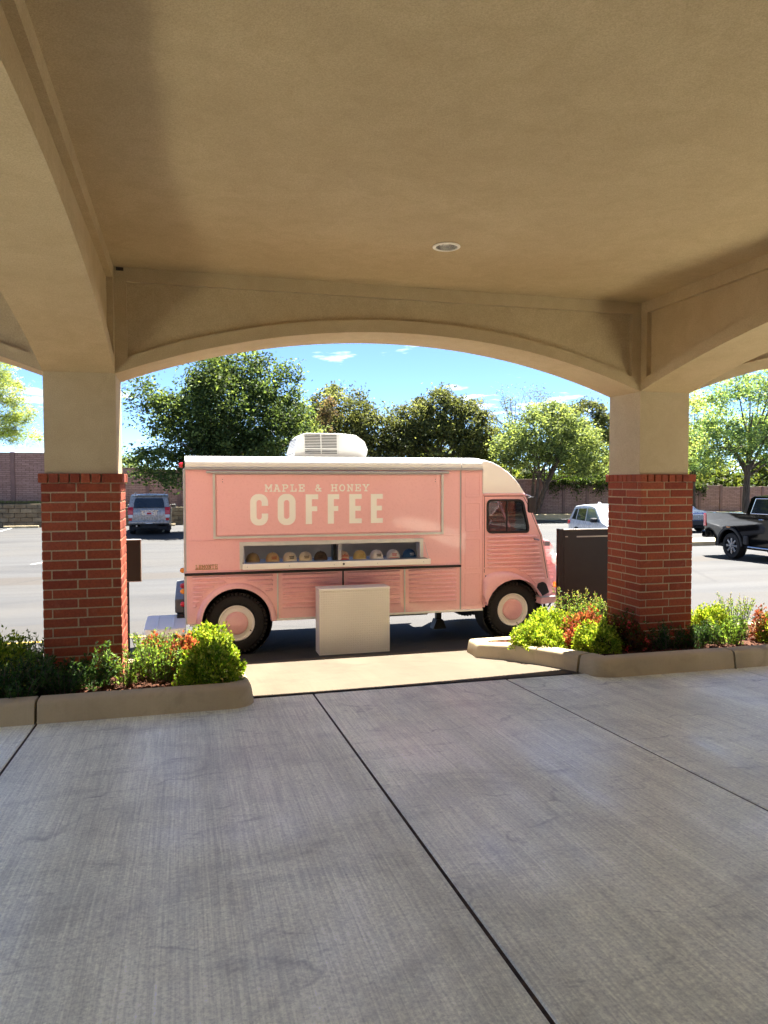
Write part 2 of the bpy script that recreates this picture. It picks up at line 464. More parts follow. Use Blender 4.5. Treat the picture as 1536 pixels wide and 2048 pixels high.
def sheet(name, mat, x0, x1, ys, dz=0.0, nx=1, parent=None, kind='structure'):
    m = MB(); xs = [x0 + (x1 - x0) * i / nx for i in range(nx + 1)]
    vs_ = [(x, y, gz(y) + dz) for y in ys for x in xs]
    w = nx + 1
    m.add(vs_, [(j * w + i, j * w + i + 1, (j + 1) * w + i + 1, (j + 1) * w + i) for j in range(len(ys) - 1) for i in range(nx)])
    o = m.build(name, mat, parent)
    if kind: o['kind'] = kind
    return o

ground = sheet('ground', 'asphalt', -900, 900, [-30, 5.0, 5.9, 6.6, 7.2, 8.4, 9.3, 12, 20, 35, 70, 300, 1800], -0.02, 6)
# lot surface under the truck continues right up to the apron
# concrete drive under the canopy: slabs with recessed, filled joints
drive = sheet('concrete_drive', 'joint', -4.42, 7.42, [-9.0, 5.0, 5.86], -0.006)
def slab(x0, x1, y0, y1, mat='concrete', name='slab', parent=drive):
    m = MB(); ga = 0.0055
    a, b, c_, d = x0 + ga, x1 - ga, y0 + ga, y1 - ga
    vs_ = []
    for dz, e in ((-0.09, 0), (-0.008, 0), (0.0, 0.008)):
        vs_ += [(a + e, c_ + e, gz(c_ + e) + dz), (b - e, c_ + e, gz(c_ + e) + dz), (b - e, d - e, gz(d - e) + dz), (a + e, d - e, gz(d - e) + dz)]
    fs_ = [(8, 9, 10, 11)]
    for k in (0, 4):
        for i in range(4): fs_.append((k + i, k + (i + 1) % 4, k + 4 + (i + 1) % 4, k + 4 + i))
    m.add(vs_, fs_)
    return m.build(name, mat, parent)
JX = [-4.4, -1.03, 0.975, 2.655, 4.79, 7.4]
for a, b in zip(JX, JX[1:]):
    slab(a, b, -9.0, 5.86)
# sunlit apron between the planters, sloping down to the lot
ap = MB()
ys = [5.875, 6.3, 6.8, 7.4, 8.0, 8.45]
def apx(y): return -1.2 + 0 * y, 4.6
vs_ = []
for y in ys:
    wob = 0.05 * math.sin(y * 3.1)
    vs_ += [(-1.2, y, gz(y) + 0.004), (4.9, y, gz(y) + 0.004)]
ap.add(vs_, [(2 * i, 2 * i + 1, 2 * i + 3, 2 * i + 2) for i in range(len(ys) - 1)])
apron = ap.build('apron_pavement', 'apron'); apron['kind'] = 'structure'

# ------------------------------------------------------------------ planters: kerbs and mulch
KPROF = [(0.0, -0.08), (0.010, 0.02), (0.026, 0.115), (0.032, 0.135), (0.044, 0.149), (0.062, 0.154), (0.178, 0.155), (0.19, 0.148), (0.195, 0.02)]
def kerb_run(path, parent, name='kerb_segment'):
    m = MB(); P = [Vector((x, y)) for x, y in path]; n = len(P); k = len(KPROF); vs_ = []
    for i, p in enumerate(P):
        d = (P[min(i + 1, n - 1)] - P[max(i - 1, 0)]).normalized()
        nrm = Vector((-d.y, d.x))
        for o_, z in KPROF:
            q = p + nrm * o_
            vs_.append((q.x, q.y, gz(p.y) + z))
    fs_ = [(i * k + j, i * k + j + 1, (i + 1) * k + j + 1, (i + 1) * k + j) for i in range(n - 1) for j in range(k - 1)]
    fs_ += [tuple(range(k)), tuple((n - 1) * k + j for j in range(k))]
    m.add(vs_, fs_)
    o = m.build(name, 'kerb', parent, 40)
    if parent is not None: o.location = -parent.location
    return o
def sub(a, b, n): return [(a[0] + (b[0] - a[0]) * i / n, a[1] + (b[1] - a[1]) * i / n) for i in range(n + 1)]
def corner(c, r, a0, a1, n=6): return [(c[0] + r * math.cos(R(a0 + (a1 - a0) * i / n)), c[1] + r * math.sin(R(a0 + (a1 - a0) * i / n))) for i in range(n + 1)]
ka = empty('planter_kerb', (-2.0, 5.6, 0), 0, 'tan concrete kerb around the left planter bed with the big lime shrub', 'kerb', 'planter kerbs')
kerb_run(sub((-7.5, 5.57), (-1.042, 5.57), 3), ka)
kerb_run(sub((-1.024, 5.57), (0.28, 5.57), 3) + corner((0.30, 5.77), 0.20, -80, 0) + [(0.49, 6.3), (0.47, 6.9), (0.44, 7.5), (0.36, 7.95)] + corner((0.13, 7.98), 0.22, 20, 90, 4) + sub((-0.3, 8.2), (-7.5, 8.2), 3), ka)
kb = empty('planter_kerb', (4.0, 5.8, 0), 0, 'tan concrete kerb around the right planter bed beside the dark brown panel', 'kerb', 'planter kerbs')
kerb_run(sub((11.5, 8.2), (3.5, 8.2), 4) + corner((3.40, 7.9), 0.3, 100, 165, 4) + [(3.02, 7.6)] + corner((3.13, 7.25), 0.2, 165, 195, 3) + sub((3.0, 6.95), (3.36, 5.93), 4), kb)
kerb_run([(3.368, 5.905), (3.40, 5.80)] + corner((3.58, 5.80), 0.19, 195, 265, 5) + sub((3.75, 5.61), (4.775, 5.60), 3), kb)
kerb_run(sub((4.795, 5.60), (11.5, 5.58), 3), kb)

def mulch_bed(x0f, x1f, y0, y1, nx, ny, name):
    m = MB(); vs_ = []
    for j in range(ny + 1):
        y = y0 + (y1 - y0) * j / ny
        a, b = x0f(y), x1f(y)
        for i in range(nx + 1):
            x = a + (b - a) * i / nx
            edge = min(1, min(i, nx - i, j, ny - j) / 3)
            vs_.append((x, y, gz(y) + 0.085 + edge * (0.05 * math.sin(x * 5.1) * math.sin(y * 6.3) * .5 + random.uniform(-.012, .028))))
    w = nx + 1
    m.add(vs_, [(j * w + i, j * w + i + 1, (j + 1) * w + i + 1, (j + 1) * w + i) for j in range(ny) for i in range(nx)])
    o = m.build(name, 'mulch', None, 60); o['kind'] = 'structure'
    return o
mulch_bed(lambda y: -7.5, lambda y: 0.30 if y < 7.6 else 0.30 - (y - 7.6) * .5, 5.74, 8.05, 150, 50, 'mulch_bed')
mulch_bed(lambda y: 3.56 - 0.46 * min(1, max(0, (y - 5.76) / 1.2)) if y < 7.4 else 3.10 + (y - 7.4) * .35, lambda y: 11.5, 5.76, 8.05, 150, 50, 'mulch_bed')
# loose bark chips on both beds
def chips(x0, x1, n, name, lab):
    m = MB()
    for _ in range(n):
        x, y = random.uniform(x0, x1), random.uniform(5.8, 7.3)
        s_, a = random.uniform(.008, .022), random.uniform(0, 6.28)
        M4 = Matrix.Translation((x, y, gz(y) + .10 + random.uniform(-.005, .02))) @ Matrix.Rotation(a, 4, 'Z') @ Matrix.Rotation(random.uniform(-.6, .6), 4, 'X')
        m.box(-s_ * 1.6, s_ * 1.6, -s_ * .6, s_ * .6, -.004, .004, 0, M4)
    o = m.build(name, 'mulch', None, weld=False, fix=False)
    tag(o, lab, 'mulch', kind='stuff')
chips(-1.7, 0.25, 1400, 'bark_chips', 'brown bark chips strewn over the left planter bed')
chips(3.6, 6.0, 1200, 'bark_chips', 'brown bark chips strewn over the right planter bed')

# ------------------------------------------------------------------ the canopy
CZ = 3.52
E0 = Vector((1.97, 6.98, 0))
canopy = empty('entrance_canopy', E0, 0, 'tan stucco entrance canopy with segmental arches on red brick piers', 'canopy')
def cb(m, name, mat, parent=canopy, **kw):
    o = m.build(name, mat, parent, **kw)
    o.location = -E0 if parent is canopy else Vector((0, 0, 0))
    return o
def arch_z(u, span, rise=0.465, spring=2.625):
    r = ((span / 2) ** 2 + rise ** 2) / (2 * rise)
    return spring + math.sqrt(max(0, r * r - (u - span / 2) ** 2)) - (r - rise)
def arch_poly(span, top, n=36):
    return [(span * i / n, arch_z(span * i / n, span)) for i in range(n + 1)] + [(span, top), (0, top)]
def panel_poly(span, n=30, mg=0.10, lift=0.115, top=3.405):
    a, b = mg, span - mg
    return [(a + (b - a) * i / n, arch_z(a + (b - a) * i / n, span) + lift * (1.0 if 0.04 < i / n < 0.96 else .95)) for i in range(n + 1)] + [(b, top), (a, top)]
def beam(span, origin, axis, w=0.567, inner=1, top=4.35, name='arched_beam', both=True):
    """arched beam; axis 'x' runs along X with faces towards -Y/+Y, axis 'y' runs along Y with faces towards -X/+X"""
    ox, oy = origin
    rec = 0.05
    core = MB().plate(arch_poly(span, top), (), rec if True else 0, w - rec)
    fr = MB().plate(arch_poly(span, top), [panel_poly(span)], 0.0, rec)
    fr2 = MB().plate(arch_poly(span, top), [panel_poly(span)], w - rec, w)
    out = []
    for m, nm in ((core, name), (fr, 'panel_frame'), (fr2, 'panel_frame')):
        if axis == 'x': m.v = [(ox + x, oy + y, z) for x, y, z in m.v]
        else: m.v = [(ox + y, oy + x, z) for x, y, z in m.v]
        out.append(m)
    bo = cb(out[0], name, 'stucco')
    f1 = cb(out[1], 'panel_frame', 'stucco', bo); f2 = cb(out[2], 'panel_frame', 'stucco', bo)
    return bo
XL0, XL1, XR0, XR1 = -1.132, -0.565, 4.505, 5.085
YF, YB = 6.70, 7.267
SPX = XR0 - XL1
beam(SPX, (XL1, YF), 'x')
beam(SPX, (XL0 - SPX, YF), 'x')
beam(SPX, (XR1, YF), 'x')
SPY = 6.9
beam(SPY, (XL0, YF - SPY), 'y')
beam(SPY, (XR0, YF - SPY), 'y', w=XR1 - XR0)
# ceiling slab with the hole for the downlight
LX, LY, LRAD = 1.968, 5.487, 0.083
cx0, cx1, cy0, cy1 = XL0 - 0.8, XR1 + 2.0, -5.1, YF + 0.02  # unseen side and rear edges are shaped to tune the light underneath
m = MB().plate([(cx0, cy0), (cx1, cy0), (cx1, cy1), (cx0, cy1)], [[(LX + LRAD * math.cos(a * math.pi / 16), LY + LRAD * math.sin(a * math.pi / 16)) for a in range(32)]], CZ, CZ + 0.05, 'z')
cb(m, 'ceiling', 'stucco')
t = NT('roof_membrane'); t.bsdf(t.ramp(t.noise(t.pos, 3, 4), [(.3, g(.3)), (.7, g(.4))]), 0.9); M['roof'] = t.mat
cb(MB().box(cx0 - .1, cx1 + .1, cy0, YB + 0.12, 4.35, 4.5, .02), 'roof', 'roof')
for (a, b, y0, y1) in [(XL0, XL1, YF, YB), (XR0, XR1, YF, YB), (XL0, XL1, YF - SPY - .567, YF - SPY), (XR0, XR1, YF - SPY - .567, YF - SPY), (XL0 - SPX - .567, XL0 - SPX, YF, YB), (XR1 + SPX, XR1 + SPX + .567, YF, YB)]:
    cb(MB().box(a, b, y0, y1, 1.70, 4.35), 'stucco_column', 'stucco')
# small dark fixing plate left in the corner under the ceiling
cb(MB().box(-0.545, -0.485, 6.685, 6.698, 3.488, 3.515, .002), 'bracket', 'joint')

# brick piers: pinwheel courses of long bricks round a mortar core
BL, BH, BD, MJ = 0.274, 0.0813, 0.072, 0.0115
PW = 2 * BL + BD
brick_src = MB().box(0, BL - MJ, 0, BD - MJ * .3, 0, BH - MJ, .0035).build('brick', 'brick')
COL.objects.unlink(brick_src)
cap_src = MB().box(0, 0.0815 - MJ, 0, 0.12, 0, BH - MJ * .4, .0035).build('brick', 'brick')
COL.objects.unlink(cap_src)
ztop = 1.702
def pier(cx, cy, vis, name, label):
    """vis: outward sides whose bricks are told apart: S,E,N,W"""
    x0, y0 = cx - PW / 2, cy - PW / 2
    e = .0045
    core = cb(MB().box(x0 + e, x0 + PW - e, y0 + e, y0 + PW - e, -0.1, ztop + .075), name, 'mortar')
    core['label'] = label
    rest = MB()
    sides = {'S': ((x0, y0), 0), 'E': ((x0 + PW, y0), 90), 'N': ((x0 + PW, y0 + PW), 180), 'W': ((x0, y0 + PW), 270)}
    ncourse = 21
    for k in range(ncourse):
        z = ztop - (k + 1) * BH + MJ * .5
        for sd, ((px, py), ang) in sides.items():
            for q in (0, 1):
                s0 = q * BL + (0 if k % 2 == 0 else BD) + MJ * .5
                s1 = s0 + BL - MJ
                if k % 2 == 0 and q == 0: s0 = 0.0
                if k % 2 == 1 and q == 1: s1 = PW
                off, ln = s0, s1 - s0
                jl, jz, jd = random.uniform(-.004, .002), random.uniform(-.0015, .0015), random.uniform(-.002, .0015)
                loc = Matrix.Translation((px, py, 0)) @ Matrix.Rotation(R(ang), 4, 'Z') @ Matrix.Translation((off, jd, z + jz))
                show = sd in vis or (k % 2 == 0 and q == 0 and 'SENW'[('SENW'.index(sd) + 3) % 4] in vis) or (k % 2 == 1 and q == 1 and 'SENW'[('SENW'.index(sd) + 1) % 4] in vis)
                if show:
                    o = bpy.data.objects.new('brick', brick_src.data); COL.objects.link(o); o.parent = core
                    o.matrix_local = loc @ Matrix.Diagonal(((ln + jl * .5) / (BL - MJ), 1, 1, 1))
                else:
                    rest.box(0, ln + jl * .5, 0, BD - MJ * .3, 0, BH - MJ, 0, loc)
    # rowlock cap, proud of the shaft
    pr = .022
    CW = PW + 2 * pr; nn = 8; wv_ = CW / nn
    for sd, ((px, py), ang) in sides.items():
        for q in range(nn - 1):
            loc = Matrix.Translation((px, py, 0)) @ Matrix.Rotation(R(ang), 4, 'Z') @ Matrix.Translation((-pr + q * wv_ + MJ * .4, -pr + random.uniform(-.002, .002), ztop))
            if sd in vis or q == 0:
                o = bpy.data.objects.new('brick', cap_src.data); COL.objects.link(o); o.parent = core
                o.matrix_local = loc @ Matrix.Diagonal(((wv_ - MJ) / (0.0815 - MJ), 1, 1, 1))
            else: rest.box(0, wv_ - MJ, 0, .12, 0, BH - MJ * .4, 0, loc)
    if rest.v:
        ro = rest.build('brick_backing', 'brick_far', core, kind='stuff')
    return core
pier(-0.850, 6.99, 'SE', 'brick_pier', 'deeply shaded brick pier standing in the left planter')
pier(4.825, 6.99, 'SW', 'brick_pier', 'brick pier in the right planter with a lighter left face')
for cx, cy in ((-0.850, -0.48), (4.825, -0.48), (XL0 - SPX - .283, 6.98), (XR1 + SPX + .283, 6.98)):
    pier(cx, cy, '', 'brick_pier', 'brick pier of the canopy')

# the recessed downlight
M['alum_satin'] = simple('satin_aluminium', srgb(232, 228, 220), 0.25, .8, var=0.04)
M['white_trim'] = simple('white_trim_paint', srgb(250, 242, 226), 0.45, var=0.03)
dl = empty('ceiling_downlight', (LX, LY, CZ), 0, 'round recessed downlight in the tan stucco ceiling', 'light')
MB().lathe([(.084, -.002), (.106, -.002), (.108, -.006), (.1, -.010), (.086, -.011), (.083, -.006)], 40, 'z', (0, 0, 0), True).build('trim_ring', 'white_trim', dl, 40)
MB().lathe([(.083, -.004), (.080, .05), (.070, .11), (.055, .16), (.03, .175), (0.001, .178)], 40, 'z').build('reflector', 'alum_satin', dl, 60)
MB().lathe([(.001, .12), (.02, .122), (.028, .13), (.03, .15), (.02, .17)], 20, 'z').build('bulb', 'white_trim', dl, 60)

# ------------------------------------------------------------------ building behind the lens (it keeps light out)
M['facade'] = simple('dark_facade', srgb(60, 48, 40), .9, var=.15)
bl = empty('unseen_building', (2, -5.1, gz(-5.1)), 0, 'unseen dark building wall added behind the canopy to keep light out', 'building')
MB().box(-14, 14, -.3, -.02, -.6, 6, 0).build('wall', 'facade', bl)
M['dark_glass'] = simple('dark_glass', (.02, .025, .03, 1), 0.06, var=0.05)
for k in range(3):
    wv = MB().box(-3.6 + k * 2.6, -1.6 + k * 2.6, -.018, .02, .1, 2.5, .01).build('window', 'alum_satin', bl)
    MB().box(-3.52 + k * 2.6, -1.68 + k * 2.6, .021, .03, .2, 2.4, .003).build('pane', 'dark_glass', wv)

# ------------------------------------------------------------------ far masonry wall, retaining wall, bank
t = NT('masonry_panel')
br = t.n.new('ShaderNodeTexBrick')
vm = t.n.new('ShaderNodeVectorMath'); vm.operation = 'ADD'
sp = t.n.new('ShaderNodeSeparateXYZ'); t.l.new(t.pos, sp.inputs[0]); cbm = t.n.new('ShaderNodeCombineXYZ')
t.l.new(sp.outputs['X'], cbm.inputs[0]); t.l.new(sp.outputs['Z'], cbm.inputs[1])
t.l.new(t.mapping(cbm.outputs[0], (1, 1, 1)), br.inputs['Vector'])
br.inputs['Scale'].default_value = 1.0; br.inputs['Brick Width'].default_value = 0.42; br.inputs['Row Height'].default_value = 0.11
br.inputs['Mortar Size'].default_value = 0.012; br.inputs['Mortar Smooth'].default_value = 0.4
br.inputs['Color1'].default_value = srgb(176, 140, 126); br.inputs['Color2'].default_value = srgb(152, 118, 104); br.inputs['Mortar'].default_value = srgb(92, 66, 56)
nn_ = t.noise(t.pos, 1.2, 5, 0.65)
c = t.mix(t.rng(nn_, 0.4, 0.75, 0, 0.5), br.outputs['Color'], srgb(110, 84, 74))
c = t.mix(t.rng(t.noise(t.pos, 9, 4, .6), .4, .7, 0, .4), c, srgb(172, 138, 124))
t.bsdf(c, 0.9, 0, 0.2, t.bump(br.outputs['Fac'], -0.8, 0.03)); M['masonry'] = t.mat
M['masonry_post'] = simple('masonry_post', srgb(128, 98, 88), 0.9, var=0.15, vscale=2)
M['masonry_cap'] = simple('masonry_cap', srgb(150, 132, 112), 0.9, var=0.15, vscale=2)
WT = [(-20, 3.7), (-10.4, 3.53), (-8.4, 3.40), (-3.7, 2.72), (0, 2.49), (12, 2.15), (24.8, 1.86), (29.2, 1.80), (36, 1.40), (60, 1.2)]
def interp(tab, x):
    for (a, za), (b, zb) in zip(tab, tab[1:]):
        if x <= b: return za + (zb - za) * (x - a) / (b - a)
    return tab[-1][1]
mw = empty('masonry_wall', (15, 47.5, -.8), 0, 'long brown masonry screen wall with posts behind the parking lot', 'wall')
off = Vector((-15, -47.5, .8))
PWD = 1.87
for i in range(38):
    x = -17.2 + i * PWD
    zt = round(interp(WT, x + PWD / 2) / .12) * .12
    p = MB().box(x + .11, x + PWD - .11, 47.44, 47.58, -.8, zt - .05, .01).build('wall_panel', 'masonry', mw); p.location = off
    c_ = MB().box(x + .10, x + PWD - .10, 47.41, 47.61, zt - .048, zt, .008).build('coping', 'masonry_cap', p)
    zp = max(zt, round(interp(WT, x - PWD / 2) / .12) * .12) + .03
    q = MB().box(x - .115, x + .115, 47.38, 47.64, -.8, zp, .012).build('post', 'masonry_post', mw); q.location = off
RT = [(-20, .72), (-10.4, .62), (-8, .57), (0, .17), (4, 0.0), (8, -.2), (14, -.45), (60, -.5)]
t = NT('retaining_block'); n = t.noise(t.pos, 3, 5, .65); r = t.rand()
c = t.mix(t.rng(n, .35, .7), srgb(112, 100, 80), srgb(150, 136, 112)); c = t.mix(t.math('MULTIPLY', r, .5), c, srgb(92, 78, 60))
t.bsdf(c, .95, 0, .2, t.bump(t.noise(t.pos, 14, 4), .8, .03)); M['block'] = t.mat
rw = empty('retaining_wall', (-4, 46.2, -.8), 0, 'low tan block retaining wall along the back of the lot', 'wall')
BW_, BH_ = .62, .265
bsrc = MB().box(0, BW_ - .015, 0, .3, 0, BH_ - .014, .02).build('block', 'block'); COL.objects.unlink(bsrc)
for row in range(6):
    z = row * BH_
    for i in range(46):
        x = -15 + i * BW_ - (BW_ / 2 if row % 2 else 0)
        if x > 12.5: continue
        if -.8 + z + BH_ * .6 > interp(RT, x + .3): continue
        o = inst(bsrc, 'block', rw, (x + 4, random.uniform(-.012, .012), z))
# a cap course following the slope in steps
# raised bank between retaining wall and masonry wall
m = MB(); xs = [-17, -10.4, -8, -4, 0, 4, 8, 14, 30, 54]
m.add([(x, y, interp(RT, x) - .06) for x in xs for y in (46.52, 47.43)], [(2 * i, 2 * i + 2, 2 * i + 3, 2 * i + 1) for i in range(len(xs) - 1)])
bank = m.build('bank', 'grass'); bank['kind'] = 'structure'
fk = MB().box(12.9, 54, 46.2, 46.5, -.85, -.5, .03).build('lot_kerb', 'kerb'); tag(fk, 'grey concrete kerb at the foot of the masonry wall behind the right cars', 'kerb')
# far ground behind the wall is higher
m = MB().box(-60, 120, 47.7, 120, -.9, .3); o = m.build('terrain', 'grass'); o['kind'] = 'structure'

# markings, wheel stops, islands
def stripe(x0, x1, y0, y1, mat, name='lot_marking', skew=0.0):
    m = MB(); n = max(1, int(abs(y1 - y0) / 1.0)); vs_ = []
    for i in range(n + 1):
        y = y0 + (y1 - y0) * i / n
        vs_ += [(x0 + skew * i / n, y, gz(y) - .012), (x1 + skew * i / n, y, gz(y) - .012)]
    m.add(vs_, [(2 * i, 2 * i + 1, 2 * i + 3, 2 * i + 2) for i in range(n)])
    o = m.build(name, mat); o['kind'] = 'structure'
stripe(-7, -.28, 10.85, 10.95, 'yellow_paint')
for k in range(6):
    x = -12.2 + k * 2.75
    stripe(x, x + .1, 39.5, 45.5, 'white_paint')
for x in (14.6, 17.4, 20.2, 23.0, 25.8, 28.6): stripe(x, x + .1, 40.0, 45.5, 'white_paint')
stripe(-4.6, -4.5, 24.5, 27.5, 'white_paint', skew=1.2)
def wheel_stop(x, y, label):
    o = MB().plate([(-.08, 0), (.08, 0), (.065, .11), (.04, .13), (-.04, .13), (-.065, .11)], (), -.9, .9, 'x').build('wheel_stop', 'kerb')
    o.location = (x, y, gz(y) - .015)
    tag(o, label, 'wheel stop', 'concrete wheel stops')
wheel_stop(-8.9, 45.3, 'concrete wheel stop in front of the block retaining wall, left of the brick pier')
wheel_stop(-1.5, 45.0, 'concrete wheel stop ahead of the silver off-roader')
wheel_stop(1.25, 44.6, 'concrete wheel stop right of the silver off-roader, by the rear of the pink truck')
wheel_stop(23.4, 45.0, 'concrete wheel stop seen just right of the pink truck windscreen')
wheel_stop(26.3, 45.0, 'concrete wheel stop left of the white car')
isl = MB().plate(rrect(17.6, 24.0, 24.6, 26.2, .6, 6), (), -.8, -.62, 'z').build('kerb_island', 'kerb', None, 40); tag(isl, 'low grey kerb island behind the black pickup', 'kerb')

# ------------------------------------------------------------------ the pink coffee truck
def paint(name, col, rough=0.28, coat=0.6, var=0.03):
    t = NT(name)
    n = t.noise(t.obj, 1.3, 4, .5)
    c = t.ramp(n, [(.3, tuple(x * (1 - var) for x in col[:3])), (.7, tuple(min(1, x * (1 + var)) for x in col[:3]))])
    rr = t.rng(t.noise(t.obj, 40, 4, .6), .3, .7, rough * .92, rough * 1.1)
    t.bsdf(c, rr, 0, .4, None, coat); return t.mat
M['pink'] = paint('pink_paint', srgb(247, 191, 191))
M['pink_door'] = M['pink']
M['cream'] = paint('cream_paint', srgb(248, 245, 236), .35)
M['white'] = paint('white_paint', srgb(238, 238, 234), .35, .4)
M['alu'] = simple('brushed_aluminium', srgb(220, 219, 214), .4, .3, var=.06, vscale=8)
M['alu_grey'] = simple('grey_aluminium_rail', srgb(188, 188, 188), .4, .35, var=.06, vscale=8)
M['chrome'] = simple('chrome', srgb(220, 220, 220), .12, 1.0, var=.02)
M['rubber'] = simple('black_rubber', srgb(26, 26, 27), .55, var=.2, vscale=12)
M['tyre'] = simple('tyre_rubber', srgb(30, 29, 28), .75, var=.25, vscale=16, bumps=.2, bscale=120)
M['black_metal'] = simple('black_powder_coat', srgb(24, 24, 26), .45, .2, var=.15)
M['dark_under'] = simple('dark_underbody', srgb(34, 33, 32), .8, var=.2)
M['lining'] = simple('interior_lining', srgb(206, 206, 200), .5, var=.04)
M['counter'] = simple('grey_counter', srgb(92, 93, 92), .5, .0, var=.05)
M['letter'] = simple('cream_lettering', srgb(250, 248, 240), .55, var=.03)
M['gold'] = simple('gold_lettering', srgb(160, 132, 74), .4, .4, var=.08)
M['amber'] = simple('amber_lens', srgb(232, 140, 30), .15, 0, .6, var=.05)
M['red_lens'] = simple('red_lens', srgb(190, 28, 40), .15, 0, .6, var=.05)
M['seat'] = simple('seat_cloth', srgb(176, 170, 156), .8, var=.1)
M['cab_grey'] = simple('grey_cab_lining', srgb(150, 150, 146), .8)
M['flag_blue'] = simple('blue_print', srgb(40, 56, 110), .5)
M['flag_red'] = simple('red_print', srgb(190, 50, 50), .5)
t = NT('clear_glass')
tr = t.n.new('ShaderNodeBsdfTransparent'); tr.inputs[0].default_value = (.86, .88, .88, 1)
gl = t.n.new('ShaderNodeBsdfGlossy'); gl.inputs['Roughness'].default_value = .02
fr = t.n.new('ShaderNodeFresnel'); fr.inputs[0].default_value = 1.5
mx = t.n.new('ShaderNodeMixShader'); t.l.new(t.math('MULTIPLY', fr.outputs[0], 0.9), mx.inputs[0]); t.l.new(tr.outputs[0], mx.inputs[1]); t.l.new(gl.outputs[0], mx.inputs[2]); t.l.new(mx.outputs[0], t.out.inputs[0])
M['glass'] = t.mat
# diamond plate: crossed raised lozenges
t = NT('diamond_plate')
sp = t.n.new('ShaderNodeSeparateXYZ'); t.l.new(t.obj, sp.inputs[0])
u = t.math('MULTIPLY', t.math('ADD', sp.outputs['X'], sp.outputs['Y']), 1.0); v_ = sp.outputs['Z']
def lozenge(rot, dx):
    a = t.math('ADD', t.math('MULTIPLY', u, math.cos(rot)), t.math('MULTIPLY', v_, math.sin(rot)))
    b = t.math('SUBTRACT', t.math('MULTIPLY', v_, math.cos(rot)), t.math('MULTIPLY', u, math.sin(rot)))
    fa = t.math('ABSOLUTE', t.math('SUBTRACT', t.math('FRACT', t.math('ADD', t.math('MULTIPLY', a, 25.0), dx)), .5))
    fb = t.math('ABSOLUTE', t.math('SUBTRACT', t.math('FRACT', t.math('ADD', t.math('MULTIPLY', b, 25.0), dx)), .5))
    e = t.math('ADD', t.math('MULTIPLY', fa, 2.3), t.math('MULTIPLY', fb, 6.0))
    return t.rng(e, .55, 1.0, 1, 0)
hh = t.math('MAXIMUM', lozenge(R(45), 0.0), lozenge(R(-45), .5))
c = t.mix(t.rng(t.noise(t.obj, 3, 4), .3, .7), srgb(244, 240, 228), srgb(252, 248, 238)); c = t.mix(t.math('MULTIPLY', hh, .6), c, srgb(196, 184, 158))
t.bsdf(c, .42, .25, .5, t.bump(hh, .9, .008)); M['diamond'] = t.mat

def round_poly(pts, r, n=4):
    out = []; m = len(pts)
    for i in range(m):
        p = Vector(pts[i]); a = Vector(pts[i - 1]) - p; b = Vector(pts[(i + 1) % m]) - p
        rr = min(r, a.length * .45, b.length * .45)
        s_, e_ = p + a.normalized() * rr, p + b.normalized() * rr
        for k in range(n + 1):
            q = k / n
            out.append(tuple((1 - q) ** 2 * s_ + 2 * q * (1 - q) * p + q * q * e_))
    return out
def inset_poly(pts, d):
    out = []; m = len(pts); ar = sum(pts[i - 1][0] * pts[i][1] - pts[i][0] * pts[i - 1][1] for i in range(m))
    sg = 1 if ar > 0 else -1
    for i in range(m):
        a, p, b = Vector(pts[i - 1]), Vector(pts[i]), Vector(pts[(i + 1) % m])
        d1, d2 = (p - a).normalized(), (b - p).normalized()
        n1, n2 = Vector((-d1.y, d1.x)), Vector((-d2.y, d2.x))
        nn = (n1 + n2); nn = nn.normalized() / max(.3, nn.normalized().dot(n1))
        out.append(tuple(p + nn * d * sg))
    return out
def rib(m, x0, x1, z, h=.034, dep=.028, y=0.0, na=6):
    if x1 - x0 < .05: return
    e = .03; vs_ = []
    st = [(x0, .05), (x0 + e * .3, .6), (x0 + e, 1), (x1 - e, 1), (x1 - e * .3, .6), (x1, .05)]
    for x, s_ in st:
        for k in range(na + 1):
            a = math.pi * k / na
            vs_.append((x, y + .001 - dep * s_ * math.sin(a), z + h * .5 * (.4 + .6 * s_) * math.cos(a)))
    w = na + 1
    m.add(vs_, [(i * w + k, i * w + k + 1, (i + 1) * w + k + 1, (i + 1) * w + k) for i in range(len(st) - 1) for k in range(na)])

truck = empty('food_truck', (0, 9.15, -.40), 0, 'pink vintage-style coffee truck with corrugated panels and cream lettering', 'food truck')
TW = 1.95
T = truck
WX0, WX1, WZ0, WZ1 = .665, 2.92, 1.06, 1.335
# body walls
outer = [(0.02, .40), (.165, .40)] + arc(.585, .40, .42, 180, 0, 24)[1:-1] + [(1.005, .40), (3.487, .42), (3.487, 2.285), (0.02, 2.285)]
side = MB().plate(outer, [[(WX0, WZ0), (WX1, WZ0), (WX1, WZ1), (WX0, WZ1)]], 0, .03).build('side_wall', 'pink', T)
MB().plate(outer, [[(.5, 1.36), (3.0, 1.36), (3.0, 2.15), (.5, 2.15)]], TW - .03, TW).build('side_wall', 'pink', T)  # far side: unseen opening added to let daylight into the interior
rear = MB().box(.0, .019, .0, TW, .40, 2.285).build('rear_wall', 'pink', T)
MB().box(.021, 3.49, .385, TW - .385, .55, .60).build('floor', 'dark_under', T)
MB().box(.022, .03, .032, TW - .032, .61, 2.27).build('lining_panel', 'lining', T)
MB().box(3.46, 3.47, .032, TW - .032, .61, 2.27).build('lining_panel', 'lining', T)
MB().plate([(.035, .61), (3.455, .61), (3.455, 2.27), (.035, 2.27)], [[(.5, 1.36), (3.0, 1.36), (3.0, 2.15), (.5, 2.15)]], TW - .05, TW - .035).build('lining_panel', 'lining', T)
MB().box(.035, 3.455, .04, TW - .055, 2.25, 2.27).build('lining_panel', 'lining', T)
MB().box(.05, 3.45, .034, .62, 1.075, 1.10, .004).build('counter', 'counter', T)
